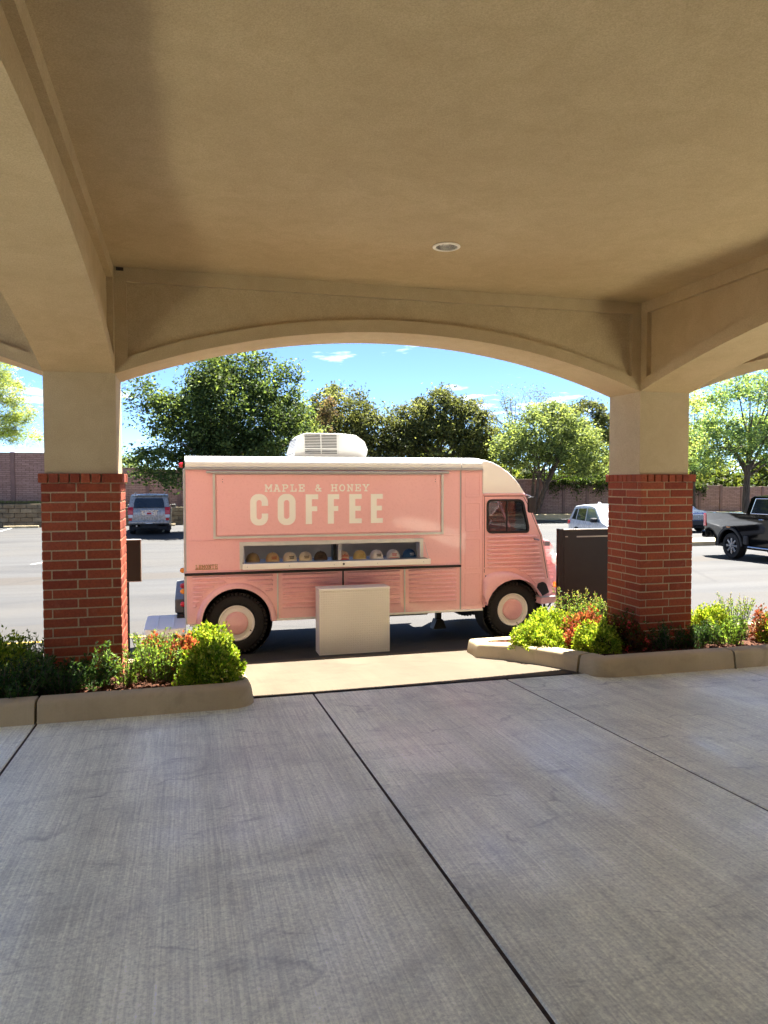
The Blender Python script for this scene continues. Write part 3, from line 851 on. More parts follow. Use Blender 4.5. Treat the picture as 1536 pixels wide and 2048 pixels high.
MB().box(1.80, 1.845, .10, .22, 1.101, 2.24, .004).build('post', 'black_metal', T)
MB().box(1.86, 1.90, .06, .14, 1.101, 2.24, .004).build('post', 'alu', T)
MB().lathe([(.0, -.012), (.03, -.01), (.035, 0), (.03, .01)], 16, 'y', (1.80, TW - .06, 1.32)).build('wall_knob', 'rubber', T, 40)
for (a, b, z0, z1) in ((.3, 1.2, 1.5, 1.53), (2.3, 3.2, 1.5, 1.53)):
    MB().box(a, b, TW - .3, TW - .055, z0, z1, .004).build('wall_shelf', 'alu', T)
# roof of the box: rounded shoulders
prof = [(-.016, 2.287), (-.024, 2.315), (-.014, 2.352), (.02, 2.385), (.08, 2.408), (.3, 2.428), (.97, 2.44)]
prof = prof + [(TW - y, z) for y, z in prof[-2::-1]]
def roof_loft(xs, name, mat):
    m = MB(); k = len(prof)
    vs_ = [(x, y, z) for x in xs for y, z in prof]
    m.add(vs_, [(i * k + j, i * k + j + 1, (i + 1) * k + j + 1, (i + 1) * k + j) for i in range(len(xs) - 1) for j in range(k - 1)] + [tuple(range(k)), tuple((len(xs) - 1) * k + j for j in range(k))])
    return m.build(name, mat, T, 40)
roof = roof_loft([-.005, .03, 1.2, 2.4, 3.48], 'roof', 'white')
roof_loft([3.492, 3.6, 3.785], 'roof', 'white')
MB().box(-.012, 3.79, -.032, -.001, 2.256, 2.284, .004).build('drip_rail', 'alu_grey', T)
MB().box(.24, 3.31, -.045, -.001, 2.214, 2.242, .004).build('awning_rail', 'alu_grey', T)
# hatch panel and its frame
hf = MB().plate([(.315, 1.425), (3.24, 1.425), (3.24, 2.212), (.315, 2.212)], [[(.343, 1.452), (3.212, 1.452), (3.212, 2.202), (.343, 2.202)]], -.022, -.0005).build('hatch_frame', 'alu', T)
hatch = MB().box(.358, 3.197, -.014, -.001, 1.466, 2.199, .004).build('hatch_panel', 'pink', T)
for sx in (.43, 3.13):
    for sz in (2.11, 2.14):
        MB().lathe([(.005, -.0165), (.004, -.018), (.0005, -.019)], 8, 'y', (sx, 0, sz)).build('screw', 'black_metal', hatch)
# lettering: COFFEE in heavy condensed capitals
def ring_letter(x0, x1, z0, z1, st, gap=None):
    m = MB(); n = 48
    w, h = x1 - x0, z1 - z0
    def pt(tt, ins):
        a, b = w / 2 - ins, h / 2 - ins; r = min(a, w * .46 - ins * .72)
        an = 2 * math.pi * tt
        # rounded rectangle by angle, corner arcs
        cx, cz = (x0 + x1) / 2, (z0 + z1) / 2
        qa = an % (2 * math.pi); c_, s_ = math.cos(qa), math.sin(qa)
        return (cx + (a - r) * (1 if c_ >= 0 else -1) + r * c_, cz + (b - r) * (1 if s_ >= 0 else -1) + r * s_)
    P = [(pt((i + .5) / n, 0), pt((i + .5) / n, st)) for i in range(n)]
    vs_ = []
    for o_, i_ in P: vs_ += [(o_[0], -.0165, o_[1]), (i_[0], -.0165, i_[1]), (o_[0], -.0135, o_[1]), (i_[0], -.0135, i_[1])]
    fs_ = []
    for i in range(n):
        j = (i + 1) % n
        if gap and j == 0:
            continue
        fs_.append((4 * i, 4 * j, 4 * j + 1, 4 * i + 1)); fs_.append((4 * i, 4 * i + 2, 4 * j + 2, 4 * j)); fs_.append((4 * i + 1, 4 * j + 1, 4 * j + 3, 4 * i + 3))
    m.add(vs_, fs_)
    return m
def c_letter(x0, x1, z0, z1, st):
    w, h = x1 - x0, z1 - z0; r = w * .46; ri = w / 2 - st
    out = [(x1, z0 + h * .62), (x1, z1 - r)] + arc(x1 - r, z1 - r, r, 0, 90, 8)[1:] + arc(x0 + r, z1 - r, r, 90, 180, 8) + arc(x0 + r, z0 + r, r, 180, 270, 8) + arc(x1 - r, z0 + r, r, 270, 360, 8) + [(x1, z0 + h * .38), (x1 - st, z0 + h * .38), (x1 - st, z0 + st + ri)]
    ic = (x0 + x1) / 2
    out += arc(ic, z0 + st + ri * .9, ri, 0, -180, 8)[1:] + arc(ic, z1 - st - ri * .9, ri, 180, 0, 8) + [(x1 - st, z0 + h * .62)]
    return MB().plate(out, (), -.0165, -.0135)
LX_ = [(.755, .972), (1.088, 1.310), (1.435, 1.592), (1.712, 1.858), (1.987, 2.148), (2.266, 2.423)]
LZ0, LZ1, ST = 1.585, 1.955, .078
for ch, (a, b) in zip('COFFEE', LX_):
    if ch == 'C': m = c_letter(a, b, LZ0 - .008, LZ1 + .008, ST)
    elif ch == 'O': m = ring_letter(a, b, LZ0 - .008, LZ1 + .008, ST)
    else:
        s_ = .062; mid = (LZ0 + LZ1) / 2 + .005
        p = [(a, LZ0), (a + ST, LZ0)]
        if ch == 'E': p = [(a, LZ0), (b, LZ0), (b, LZ0 + s_), (a + ST, LZ0 + s_)]
        p += [(a + ST, mid - s_ / 2), (b - .012, mid - s_ / 2), (b - .012, mid + s_ / 2), (a + ST, mid + s_ / 2), (a + ST, LZ1 - s_), (b, LZ1 - s_), (b, LZ1), (a, LZ1)]
        m = MB().plate(p, (), -.0165, -.0135)
    m.build('letter', 'letter', hatch)
# slab-serif strokes for the small line
GL = {
 'M': [[(0.05, 0), (.05, 1)], [(.05, 1), (.5, .35)], [(.5, .35), (.95, 1)], [(.95, 1), (.95, 0)], [(-.1, 0), (.25, 0)], [(.75, 0), (1.1, 0)], [(-.1, 1), (.1, 1)], [(.9, 1), (1.1, 1)]],
 'A': [[(.1, 0), (.45, 1)], [(.55, 1), (.9, 0)], [(.25, .35), (.75, .35)], [(-.08, 0), (.28, 0)], [(.72, 0), (1.08, 0)], [(.2, 1), (.55, 1)]],
 'P': [[(.2, 0), (.2, 1)], [(0, 0), (.45, 0)], [(0, 1), (.65, 1)], [(.65, 1), (.9, .9)], [(.9, .9), (.9, .6)], [(.9, .6), (.65, .48)], [(.65, .48), (.2, .48)]],
 'L': [[(.25, 0), (.25, 1)], [(0, 0), (.95, 0)], [(0, 1), (.5, 1)], [(.95, 0), (.95, .35)]],
 'E': [[(.2, 0), (.2, 1)], [(0, 0), (.9, 0)], [(0, 1), (.9, 1)], [(.2, .5), (.6, .5)], [(.9, 0), (.9, .3)], [(.9, 1), (.9, .7)], [(.6, .38), (.6, .62)]],
 '&': [[(.95, 0), (.25, .75)], [(.25, .75), (.3, .95)], [(.3, .95), (.55, 1)], [(.55, 1), (.65, .85)], [(.65, .85), (.55, .65)], [(.55, .65), (.15, .4)], [(.15, .4), (.08, .2)], [(.08, .2), (.25, 0)], [(.25, 0), (.55, 0)], [(.55, 0), (.85, .4)], [(.7, .42), (1, .42)], [(.8, 0), (1.05, 0)]],
 'H': [[(.15, 0), (.15, 1)], [(.85, 0), (.85, 1)], [(.15, .5), (.85, .5)], [(-.05, 0), (.35, 0)], [(.65, 0), (1.05, 0)], [(-.05, 1), (.35, 1)], [(.65, 1), (1.05, 1)]],
 'O': [[(.5 + .45 * math.cos(a), .5 + .5 * math.sin(a)), (.5 + .45 * math.cos(a + .5236), .5 + .5 * math.sin(a + .5236))] for a in [k * .5236 for k in range(12)]],
 'N': [[(.15, 0), (.15, 1)], [(.15, 1), (.85, 0)], [(.85, 0), (.85, 1)], [(-.05, 0), (.35, 0)], [(-.05, 1), (.2, 1)], [(.65, 1), (1.05, 1)]],
 'Y': [[(.5, 0), (.5, .45)], [(.5, .45), (.1, 1)], [(.5, .45), (.9, 1)], [(.28, 0), (.72, 0)], [(-.08, 1), (.28, 1)], [(.72, 1), (1.08, 1)]],
 'T': [[(.5, 0), (.5, 1)], [(.02, 1), (.98, 1)], [(.02, 1), (.02, .7)], [(.98, 1), (.98, .7)], [(.28, 0), (.72, 0)]],
}
def stroke_text(txt, x0, x1, z0, z1, wd, y, parent, mat, fill=.66):
    adv = (x1 - x0) / (len(txt) - 1 + fill); lw = adv * fill
    for i, ch in enumerate(txt):
        if ch == ' ': continue
        m = MB(); ox = x0 + i * adv
        for kk, (p, q) in enumerate(GL[ch]):
            p = Vector((ox + p[0] * lw, z0 + p[1] * (z1 - z0))); q = Vector((ox + q[0] * lw, z0 + q[1] * (z1 - z0)))
            d = (q - p).normalized(); nn = Vector((-d.y, d.x)) * wd / 2; ex = d * wd * .4
            yy = y - .00015 * kk
            c4 = [p - ex - nn, q + ex - nn, q + ex + nn, p - ex + nn]
            m.add([(c_.x, yy, c_.y) for c_ in c4] + [(c_.x, yy + .002, c_.y) for c_ in c4], [(0, 1, 2, 3), (4, 7, 6, 5), (0, 4, 5, 1), (1, 5, 6, 2), (2, 6, 7, 3), (3, 7, 4, 0)])
        m.build('letter', mat, parent, weld=False)
stroke_text('MAPLE & HONEY', .945, 2.238, 1.995, 2.072, .0145, -.0165, hatch, 'letter', .68)
stroke_text('LEMONTH', .105, .36, 1.068, 1.112, .0055, -.004, side, 'gold', .72)
MB().box(.10, .365, -.004, -.0005, 1.056, 1.062).build('underline', 'gold', side)
# serving window: frame, fold-out shelf, cables
MB().plate([(.625, 1.05), (2.965, 1.05), (2.965, 1.378), (.625, 1.378)], [[(WX0 + .004, 1.062), (WX1 - .004, 1.062), (WX1 - .004, WZ1 - .004), (WX0 + .004, WZ1 - .004)]], -.022, -.0005).build('window_frame', 'alu', T)
shelf = MB().box(.655, 2.985, -.21, -.024, 1.117, 1.130, .003).build('serving_shelf', 'counter', T)
MB().box(.643, 2.997, -.225, -.211, 1.062, 1.133, .004).build('shelf_lip', 'cream', shelf)
for sx in (.70, 1.2, 1.75, 2.3, 2.9): MB().lathe([(.006, -.2255), (.005, -.228), (.0005, -.229)], 8, 'y', (sx, 0, 1.095)).build('screw', 'alu_grey', shelf)
MB().lathe([(.014, -.2255), (.012, -.234), (.0005, -.235)], 12, 'y', (1.87, 0, 1.098)).build('latch', 'black_metal', shelf)
for sx in (.668, 2.975): MB().tube([(sx, -.205, 1.132), (sx, -.024, 1.33)], .003, 6).build('cable', 'alu_grey', shelf)
for sx in (.672, 2.905): MB().box(sx, sx + .008, .032, .06, 1.10, 1.33).build('window_post', 'alu_grey', T)
# waist strip, seam strips, vertical trims
MB().box(-.025, 3.485, -.034, -.007, .988, 1.018, .006).build('rub_strip', 'rubber', T)
MB().box(-.02, 3.483, -.020, -.0006, 1.0185, 1.032, .003).build('waist_moulding', 'pink', T)
MB().box(.021, 3.48, -.006, -.0006, 1.402, 1.411, .002).build('seam_strip', 'pink', T)
for sx, mt, z0 in ((1.083, 'alu', .425), (1.905, 'rubber', .425), (2.715, 'alu', .425)):
    MB().box(sx - .009, sx + .009, -.016, -.001, z0, .985, .003).build('panel_trim', mt, T)
MB().box(3.4885, 3.4915, -.001, .03, .42, 2.28).build('body_gap', 'rubber', T)
MB().box(3.474, 3.486, -.010, -.0006, .425, 2.25, .002).build('body_edge_trim', 'alu_grey', T)
MB().box(-.03, -.001, -.004, .06, .40, 2.27, .004).build('rear_corner_trim', 'alu_grey', T)
sill = MB().box(1.02, 3.80, -.008, .05, .395, .424, .004).build('sill_trim', 'cream', T)
MB().box(.03, .155, -.008, .05, .375, .399, .004).build('sill_trim', 'cream', T)
# corrugated lower panels
def lower_panel(x0, x1, arch_cut=False):
    if arch_cut:
        po = [(x0, .402), (.155, .402)] + arc(.585, .40, .43, 180, 0, 24)[1:-1] + [(1.015, .402), (x1, .425), (x1, .985), (x0, .985)]
    else: po = [(x0, .426), (x1, .426), (x1, .985), (x0, .985)]
    m = MB().plate(po, (), -.006, -.0008)
    zs = [.955 - .0565 * k for k in range(8)]
    for k, z in enumerate(zs):
        a, b = x0 + .045, x1 - .045
        if not arch_cut: rib(m, a, b, z, y=-.006)
        else:
            rr = .515
            dz = z - .40
            if dz < rr:
                hx = math.sqrt(rr * rr - dz * dz)
                rib(m, a, .585 - hx, z, y=-.006); rib(m, .585 + hx, b, z, y=-.006)
            else: rib(m, a, b, z, y=-.006)
    if arch_cut:
        for z in (.50, .445): rib(m, x0 + .045, .585 - math.sqrt(.515 ** 2 - (z - .4) ** 2), z, y=-.006)
    return m.build('corrugated_panel', 'pink', T, 50)
lower_panel(.022, 1.072, True)
lower_panel(1.094, 1.894); lower_panel(1.916, 2.704); lower_panel(2.726, 3.472)
# wheel-arch lip
def arch_lip(pairs, name='wheel_arch', mat='pink', bul=.05, ret=.10):
    m = MB(); vs_ = []
    for (ox, oz), (ix, iz) in pairs:
        for q, y in ((0, -.002), (.12, -.012 - bul * .35), (.35, -.012 - bul * .8), (.7, -.012 - bul), (.94, -.010 - bul), (1.0, -bul + .004)):
            vs_.append((ox + (ix - ox) * q, y, oz + (iz - oz) * q))
        vs_.append((ix, ret, iz))
    w = 7
    m.add(vs_, [(i * w + k, i * w + k + 1, (i + 1) * w + k + 1, (i + 1) * w + k) for i in range(len(pairs) - 1) for k in range(w - 1)])
    o = m.build(name, mat, T, 50)
    return o
o1, i1 = arc(.585, .40, .487, 180, 0, 28), arc(.585, .40, .415, 180, 0, 28)
arch_lip(list(zip(o1, i1)), bul=.035)
MB().lathe([(.43, .04), (.44, .05), (.44, .36), (.43, .37), (.0, .37)], 40, 'y', (.585, 0, .40)).build('wheel_well', 'dark_under', T)
# wheels
def wheel(cx, cy, cz, flip=False):
    w = bpy.data.objects.new('wheel', None); w.empty_display_size = .1
    COL.objects.link(w); w.parent = T; w.location = (cx, cy, cz); w.rotation_euler = (0, 0, math.pi if flip else 0)
    ty = MB().lathe([(.212, .035), (.224, .014), (.25, .004), (.275, .0), (.318, .004), (.340, .012), (.352, .03), (.360, .05), (.360, .16), (.352, .18), (.335, .2), (.215, .2)], 56, 'y')
    for k in range(46):
        for row, (y0, y1) in enumerate(((.002, .062), (.07, .13), (.138, .198))):
            a = 2 * math.pi * (k + .5 * (row % 2)) / 46
            M4 = Matrix.Rotation(-a, 4, 'Y')
            ty.box(-.0145, .0145, y0, y1, .345, .376, .003, M4)
    ty.build('tyre', 'tyre', w, 40)
    rim = MB().lathe([(.215, .19), (.214, .04), (.222, .02), (.218, .010), (.208, .009), (.202, .022), (.198, .032), (.188, .036), (.170, .032), (.158, .026), (.146, .030), (.139, .034), (.0, .036)], 56, 'y').build('rim', 'cream', w, 40)
    MB().lathe([(.141, .034), (.140, .012), (.132, .000), (.118, -.006), (.100, -.010), (.094, -.0085), (.088, -.011), (.06, -.014), (.054, -.0125), (.048, -.0145), (.02, -.017), (.0, -.0175)], 48, 'y').build('hub_cap', 'pink', w, 40)
    MB().tube([(-.085, -.013, -.012), (0, -.0165, -.045), (.085, -.013, -.012)], .004, 6).build('hub_emblem', 'pink', w, 40)
    MB().tube([(.165, .03, -.095), (.178, .01, -.104)], .006, 8).build('valve', 'rubber', w)
    return w
w0 = wheel(.585, .045, .376)
def copy_tree(o, parent, loc, rot):
    c_ = o.copy(); COL.objects.link(c_); c_.parent = parent; c_.location = loc; c_.rotation_euler = rot
    for ch in o.children:
        k = ch.copy(); COL.objects.link(k); k.parent = c_
    return c_
copy_tree(w0, T, (4.262, .045, .376), (0, R(40), 0))
copy_tree(w0, T, (.585, TW - .045, .376), (0, 0, math.pi))
copy_tree(w0, T, (4.262, TW - .045, .376), (0, 0, math.pi))
# quarter panel behind the door with pressed frames
qp = MB().box(3.494, 3.796, .0, .03, .42, 2.285, .002).build('quarter_panel', 'pink', T)
for z0, z1 in ((1.905, 2.245), (1.455, 1.84), (.955, 1.365), (.475, .905)):
    o_ = rrect(3.545, 3.765, z0, z1, .03)
    m = MB().plate(o_, [inset_poly(o_, .016)], -.005, -.0005)
    m.build('pressed_frame', 'pink', qp, bevel=.002)
# cab side with window opening
EDGE = [(4.39, 1.945), (4.47, 1.80), (4.66, 1.38), (4.82, .60)]
def cab_side(y0, y1, nm):
    ou = [(3.80, .44), (3.832, .44)] + arc(4.255, .376, .43, 172, 28, 22) + [(4.70, .555), (4.82, .60), (4.66, 1.38), (4.47, 1.80), (4.39, 1.945), (3.80, 1.945)]
    wh = round_poly([(3.856, 1.425), (4.455, 1.425), (4.462, 1.50), (4.372, 1.868), (3.856, 1.868)], .07)
    return MB().plate(ou, [wh], y0, y1).build(nm, 'pink', T), wh
cs, wh = cab_side(0, .03, 'cab_side')
cab_side(TW - .03, TW, 'cab_side')
gk = inset_poly(wh, .022)
MB().plate(inset_poly(wh, -.006), [gk], -.012, .034).build('window_seal', 'rubber', T)
MB().plate(inset_poly(wh, .014), (), .010, .016).build('side_window', 'glass', T)
MB().box(4.135, 4.155, .004, .024, 1.44, 1.855).build('window_bar', 'rubber', T)
MB().plate(inset_poly(wh, .0), (), TW - .02, TW - .014).build('side_window', 'glass', T)
# belt rail above the door and shut lines
MB().box(3.80, 4.40, -.016, -.0006, 1.925, 1.952, .005).build('gutter', 'pink', T)
dl_ = MB()
for a, b in (((3.822, .90), (3.822, 1.915)), ((3.822, 1.915), (4.375, 1.915)), ((4.385, 1.905), (4.455, 1.78)), ((4.455, 1.78), (4.635, 1.38)), ((4.635, 1.38), (4.745, .80))):
    dl_.tube([(a[0], -.001, a[1]), (b[0], -.001, b[1])], .0035, 5)
dl_.build('door_gap', 'dark_under', T)
# door ribs
m = MB()
def edge_x(z): return 4.66 + (1.38 - z) * .205
for k in range(11):
    z = 1.372 - .0575 * k
    a, b = 3.855, edge_x(z) - .075
    rr = .60
    if z < .96:
        dz = z - .36
        a = max(a, 4.10 + math.sqrt(max(.0, rr * rr - dz * dz)))
    rib(m, a, b, z, .034, .028, 0.0)
m.build('door_ribs', 'pink', T, 50)
hd = MB().lathe([(.011, .0), (.011, -.035), (.0, -.036)], 12, 'y', (4.535, 0, 1.335)).build('door_handle', 'chrome', T, 40)
MB().tube([(4.53, -.034, 1.337), (4.60, -.036, 1.320)], .009, 8).build('lever', 'chrome', hd, 40)
# front wing
out_ = [(3.802, .60), (3.802, .80), (3.86, .872), (3.95, .905), (4.06, .915), (4.17, .905), (4.28, .872), (4.38, .82), (4.47, .75), (4.55, .66), (4.615, .56), (4.64, .50)]
in_ = [(4.255 + .425 * math.cos(R(a)), .376 + .425 * math.sin(R(a))) for a in (168, 158, 143, 128, 113, 98, 84, 70, 57, 44, 30, 19)]
arch_lip(list(zip(out_, in_)), 'front_wing', 'pink', .062, .12)
MB().lathe([(.43, .04), (.44, .05), (.44, .36), (.43, .37), (.0, .37)], 40, 'y', (4.255, 0, .376)).build('wheel_well', 'dark_under', T)
# a raised bead over the wing
MB().tube([(3.80, -.003, .955), (3.95, -.003, .985), (4.08, -.003, .992), (4.22, -.003, .975), (4.36, -.003, .92), (4.48, -.003, .83), (4.57, -.003, .73)], .009, 8).build('wing_bead', 'pink', T, 60)
# step at the front corner
MB().plate(round_poly([(4.57, .595), (4.60, .73), (4.675, .75), (4.72, .72), (4.765, .60), (4.63, .545)], .02), (), -.014, -.0006).build('step_plate', 'rubber', T)
MB().box(4.605, 4.83, -.085, .08, .545, .558, .003).build('step_tread', 'alu_grey', T)
MB().plate(round_poly([(4.60, .455), (4.615, .543), (4.985, .555), (5.06, .60), (5.08, .53), (4.80, .47)], .02), (), -.085, .10).build('bumper_end', 'pink', T, 40)
# cab roof: cream dome with rounded edge
cr_ = [(3.788, 1.953), (3.788, 2.405), (3.86, 2.402), (3.95, 2.375), (4.06, 2.320), (4.16, 2.250), (4.25, 2.165), (4.33, 2.065), (4.385, 1.975), (4.393, 1.953)]
m = MB(); ysr = [(0.0, 1.0, 0), (.0, .86, 0), (.012, .93, 0), (.05, .97, 0), (.12, .99, 0), (.5, 1.0, 0), (.97, 1.008, 0)]
yy = [(.0, .905), (.008, .945), (.035, .97), (.09, .988), (.25, 1.0), (.97, 1.008)]
yy = yy + [(TW - a, b) for a, b in yy[::-1]]
vs_ = []; cxx, czz = 3.788, 1.953
for y, s_ in yy:
    for x, z in cr_: vs_.append((cxx + (x - cxx) * (.96 + .04 * s_ if s_ < 1 else 1), y, czz + (z - czz) * s_))
k = len(cr_); n_ = len(yy)
m.add(vs_, [(i * k + j, i * k + j + 1, (i + 1) * k + j + 1, (i + 1) * k + j) for i in range(n_ - 1) for j in range(1, k - 1)] + [tuple(range(k)), tuple((n_ - 1) * k + j for j in range(k))])
m.build('cab_roof', 'cream', T, 35)
# cab front: screen frame, panes, scuttle
def front_quad(z0, z1, y0, y1, th, nm, mat, dx=0.0):
    def fx(z):
        return interp([(.60, 4.82), (1.38, 4.66), (1.80, 4.47), (1.945, 4.39)], z)
    zs = [z0, z1]
    for b in (1.38, 1.80):
        if z0 < b < z1: zs.append(b)
    zs = sorted(zs)
    po = [(fx(z) + dx, z) for z in zs] + [(fx(z) + dx - th, z) for z in zs[::-1]]
    return MB().plate(po, (), y0, y1).build(nm, mat, T)
front_quad(.60, 1.40, .031, TW - .031, .03, 'cab_front', 'pink', -.002)
front_quad(1.86, 1.944, .031, TW - .031, .03, 'screen_header', 'pink', -.002)
for a, b in ((.031, .10), (.955, .995), (TW - .10, TW - .031)): front_quad(1.401, 1.859, a, b, .03, 'screen_pillar', 'pink', -.002)
for a, b in ((.101, .954), (.996, TW - .101)): front_quad(1.402, 1.858, a, b, .006, 'windscreen', 'glass', -.012)
# snout
sn = [(4.60, 1.33), (4.77, 1.32), (4.95, 1.275), (5.005, 1.20), (5.11, .50), (4.85, .45), (4.60, .45)]
snout = MB().plate(sn, (), .33, TW - .33).build('bonnet', 'pink', T, bevel=.03)
m = MB()
for k in range(13):
    z = 1.155 - .0505 * k
    xe = 5.005 + (1.20 - z) * .15 - .045
    rib(m, xe - .17, xe, z, .024, .016, .33)
m.build('louvre_ribs', 'pink', snout, 50)
for a, b in ((4.79, 4.862), (4.872, 4.945)):
    MB().plate(rrect(a, b, 1.205, 1.268, .01), (), .322, .3295).build('vent_grille', 'counter', snout)
hl = MB().lathe([(.0, -.09), (.04, -.085), (.075, -.055), (.09, .0), (.092, .05), (.085, .06)], 28, 'x', (5.03, .25, 1.02)).build('headlight', 'cream', T, 50)
MB().lathe([(.085, .058), (.06, .075), (.0, .082)], 28, 'x', (5.03, .25, 1.02)).build('lens', 'glass', hl, 50)
MB().box(4.88, 4.95, .05, .11, .655, .735, .014).build('turn_signal', 'amber', T)
# mirror
mi = MB().plate(rrect(4.365, 4.465, 1.695, 1.905, .03), (), -.20, -.155).build('mirror', 'rubber', T, bevel=.008)
MB().tube([(4.40, .0, 1.925), (4.39, -.10, 1.93), (4.41, -.175, 1.905)], .008, 8).build('mirror_arm', 'chrome', mi)
MB().lathe([(.0, -.02), (.018, -.012), (.02, .0), (.012, .012)], 12, 'x', (4.50, -.02, 1.80)).build('mirror_knob', 'white', mi, 50)
# tricolour sticker
for k, mt in enumerate(('flag_blue', 'letter', 'flag_red')):
    MB().box(3.832 + k * .017, 3.848 + k * .017, -.0035, -.0006, .842, .862).build('sticker', mt, cs)
# cab inside
MB().box(3.797, 3.806, .034, TW - .034, .60, 1.94).build('bulkhead', 'cab_grey', T)
MB().plate([(3.81, .61), (4.60, .61), (4.60, 1.38), (4.44, 1.80), (4.36, 1.93), (3.81, 1.93)], [inset_poly(wh, -.004)], TW - .045, TW - .032).build('door_lining', 'cab_grey', T)
MB().box(3.81, 4.36, .034, TW - .05, 1.925, 1.94).build('headliner', 'cab_grey', T)
MB().box(3.80, 4.60, .385, TW - .385, .55, .60).build('cab_floor', 'dark_under', T)
for y0 in (.20, 1.15):
    st = MB().box(3.86, 4.20, y0, y0 + .52, .95, 1.08, .03).build('seat', 'seat', T)
    MB().plate(round_poly([(3.82, 1.0), (3.98, 1.0), (3.94, 1.62), (3.84, 1.64)], .03), (), y0, y0 + .52).build('seat_back', 'seat', st)
front_quad(.62, 1.405, .04, TW - .04, .012, 'front_lining', 'black_metal', -.034)
MB().plate([(4.42, 1.2), (4.62, 1.2), (4.60, 1.42), (4.46, 1.46)], (), .04, TW - .04).build('dashboard', 'black_metal', T)
m = MB().lathe([(.19 + .012 * math.cos(a), .012 * math.sin(a)) for a in [k * math.pi / 4 for k in range(8)]], 28, 'z', (0, 0, 0), True)
for a in (0, 2.1, 4.2): m.tube([(0, 0, -.02), (.19 * math.cos(a), .19 * math.sin(a), 0)], .009, 6)
sw = m.build('steering_wheel', 'rubber', T, 50); sw.location = (4.34, 1.42, 1.42); sw.rotation_euler = (0, R(-32), 0)
# underbody, bumper, lights, chains
MB().box(.06, 3.9, .38, TW - .38, .40, .549).build('chassis', 'dark_under', T)
MB().box(2.52, 3.09, .16, .34, .345, .445, .01).build('tank', 'counter', T)
MB().box(1.18, 1.42, .12, .2, .37, .40, .004).build('step_bracket', 'alu_grey', T)
ja = MB().box(3.46, 3.54, .9, .98, .12, .44, .006).build('support_leg', 'black_metal', T)
MB().plate([(3.40, 0.0), (3.60, 0.0), (3.55, .13), (3.45, .13)], (), .86, 1.02).build('support_foot', 'black_metal', T)
rb = MB().box(-.12, -.002, .02, TW - .02, .395, .53, .012).build('rear_bumper', 'black_metal', T)
MB().box(-.14, -.035, .06, TW - .06, .533, .70, .01).build('step_bar', 'counter', rb)
MB().box(-.085, -.06, .03, .07, .27, .394).build('bumper_bracket', 'black_metal', rb)
for z, y, mt in ((1.045, .10, 'amber'), (.855, .12, 'red_lens'), (.80, .03, 'amber'), (.645, .03, 'red_lens'), (2.31, .05, 'red_lens')):
    MB().lathe([(.034, -.031), (.032, -.055), (.02, -.075), (.0, -.08)], 16, 'x', (0, y, z)).build('tail_lamp', mt, T, 50)
ch = MB()
for (a, b, dip) in (((4.66, .1, .44), (5.0, .5, .30), .10), ((4.80, .2, .45), (5.12, .6, .32), .12)):
    a, b = Vector(a), Vector(b); n_ = 16
    for i in range(n_):
        def P(q): p = a.lerp(b, q); p.z -= dip * 4 * q * (1 - q); return p
        p, q = P(i / n_), P((i + .8) / n_)
        mid = (p + q) / 2; d = (q - p) / 2
        s_ = Vector((0, .012, 0)) if i % 2 else Vector((0, 0, .012))
        ch.tube([mid - d * 1.2, mid + s_, mid + d * 1.2, mid - s_, mid - d * 1.2], .0035, 5, False)
ch.build('safety_chain', 'black_metal', T)
MB().tube([(4.98, .55, .50), (4.98, .55, .02)], .018, 8).build('jack_post', 'black_metal', T)
MB().tube([(5.06, .55, .50), (5.05, .55, .38), (5.09, .55, .36), (5.04, .55, .30)], .012, 6).build('hitch_hook', 'black_metal', T)
MB().box(4.6, 5.0, .5, TW - .5, .38, .45, .01).build('tow_frame', 'black_metal', T)
# roof air conditioner: its own thing
ac = empty('air_conditioner', (1.9, 9.15 + .98, 2.43 - .40), 0, 'white rooftop air conditioner with slotted side vents on the truck roof', 'air conditioner')
AP = [(-.505, .0), (-.52, .07), (-.47, .245), (-.40, .315), (-.34, .325), (.10, .325), (.32, .305), (.44, .22), (.485, .11), (.46, .02), (.42, .0)]
M['ac_white'] = paint('air_conditioner_plastic', srgb(196, 196, 192), .5, .1)
shell = MB().plate(AP, (), -.36, .36).build('shroud', 'ac_white', ac, 40, bevel=.04)
M['slot'] = simple('dark_slot', srgb(34, 36, 42), .7)
for col_, (a, b) in enumerate(((-.37, -.16), (-.145, .06))):
    for r_ in range(12):
        z = .055 + r_ * .0205 + (.012 if r_ > 2 else 0)
        sh = -.10 * (z - .05) * .25
        MB().box(a + sh, b + sh, -.365, -.359, z, z + .010).build('vent_slot', 'slot', shell)
MB().box(.075, .083, -.363, -.359, .03, .30).build('joint', 'alu_grey', shell)
m = MB()
for r_ in range(10):
    for c_ in range(5):
        z = .05 + r_ * .022; xx = -.512 + (z - .07) * .27 if z > .07 else -.515
        y = -.28 + c_ * .13
        m.box(xx - .006, xx + .006, y, y + .10, z, z + .009)
m.build('end_vents', 'slot', shell, weld=False)

# the cream box standing in front of the truck
bx = empty('plinth_box', (1.53, 8.74, gz(8.8) - .02), 0, 'cream diamond-plate box standing upright in front of the truck', 'box')
MB().box(0, .875, 0, .27, 0, .775, .004).build('cabinet', 'diamond', bx)
MB().box(-.004, .879, -.004, .274, .7765, .806, .004).build('lid', 'cream', bx)

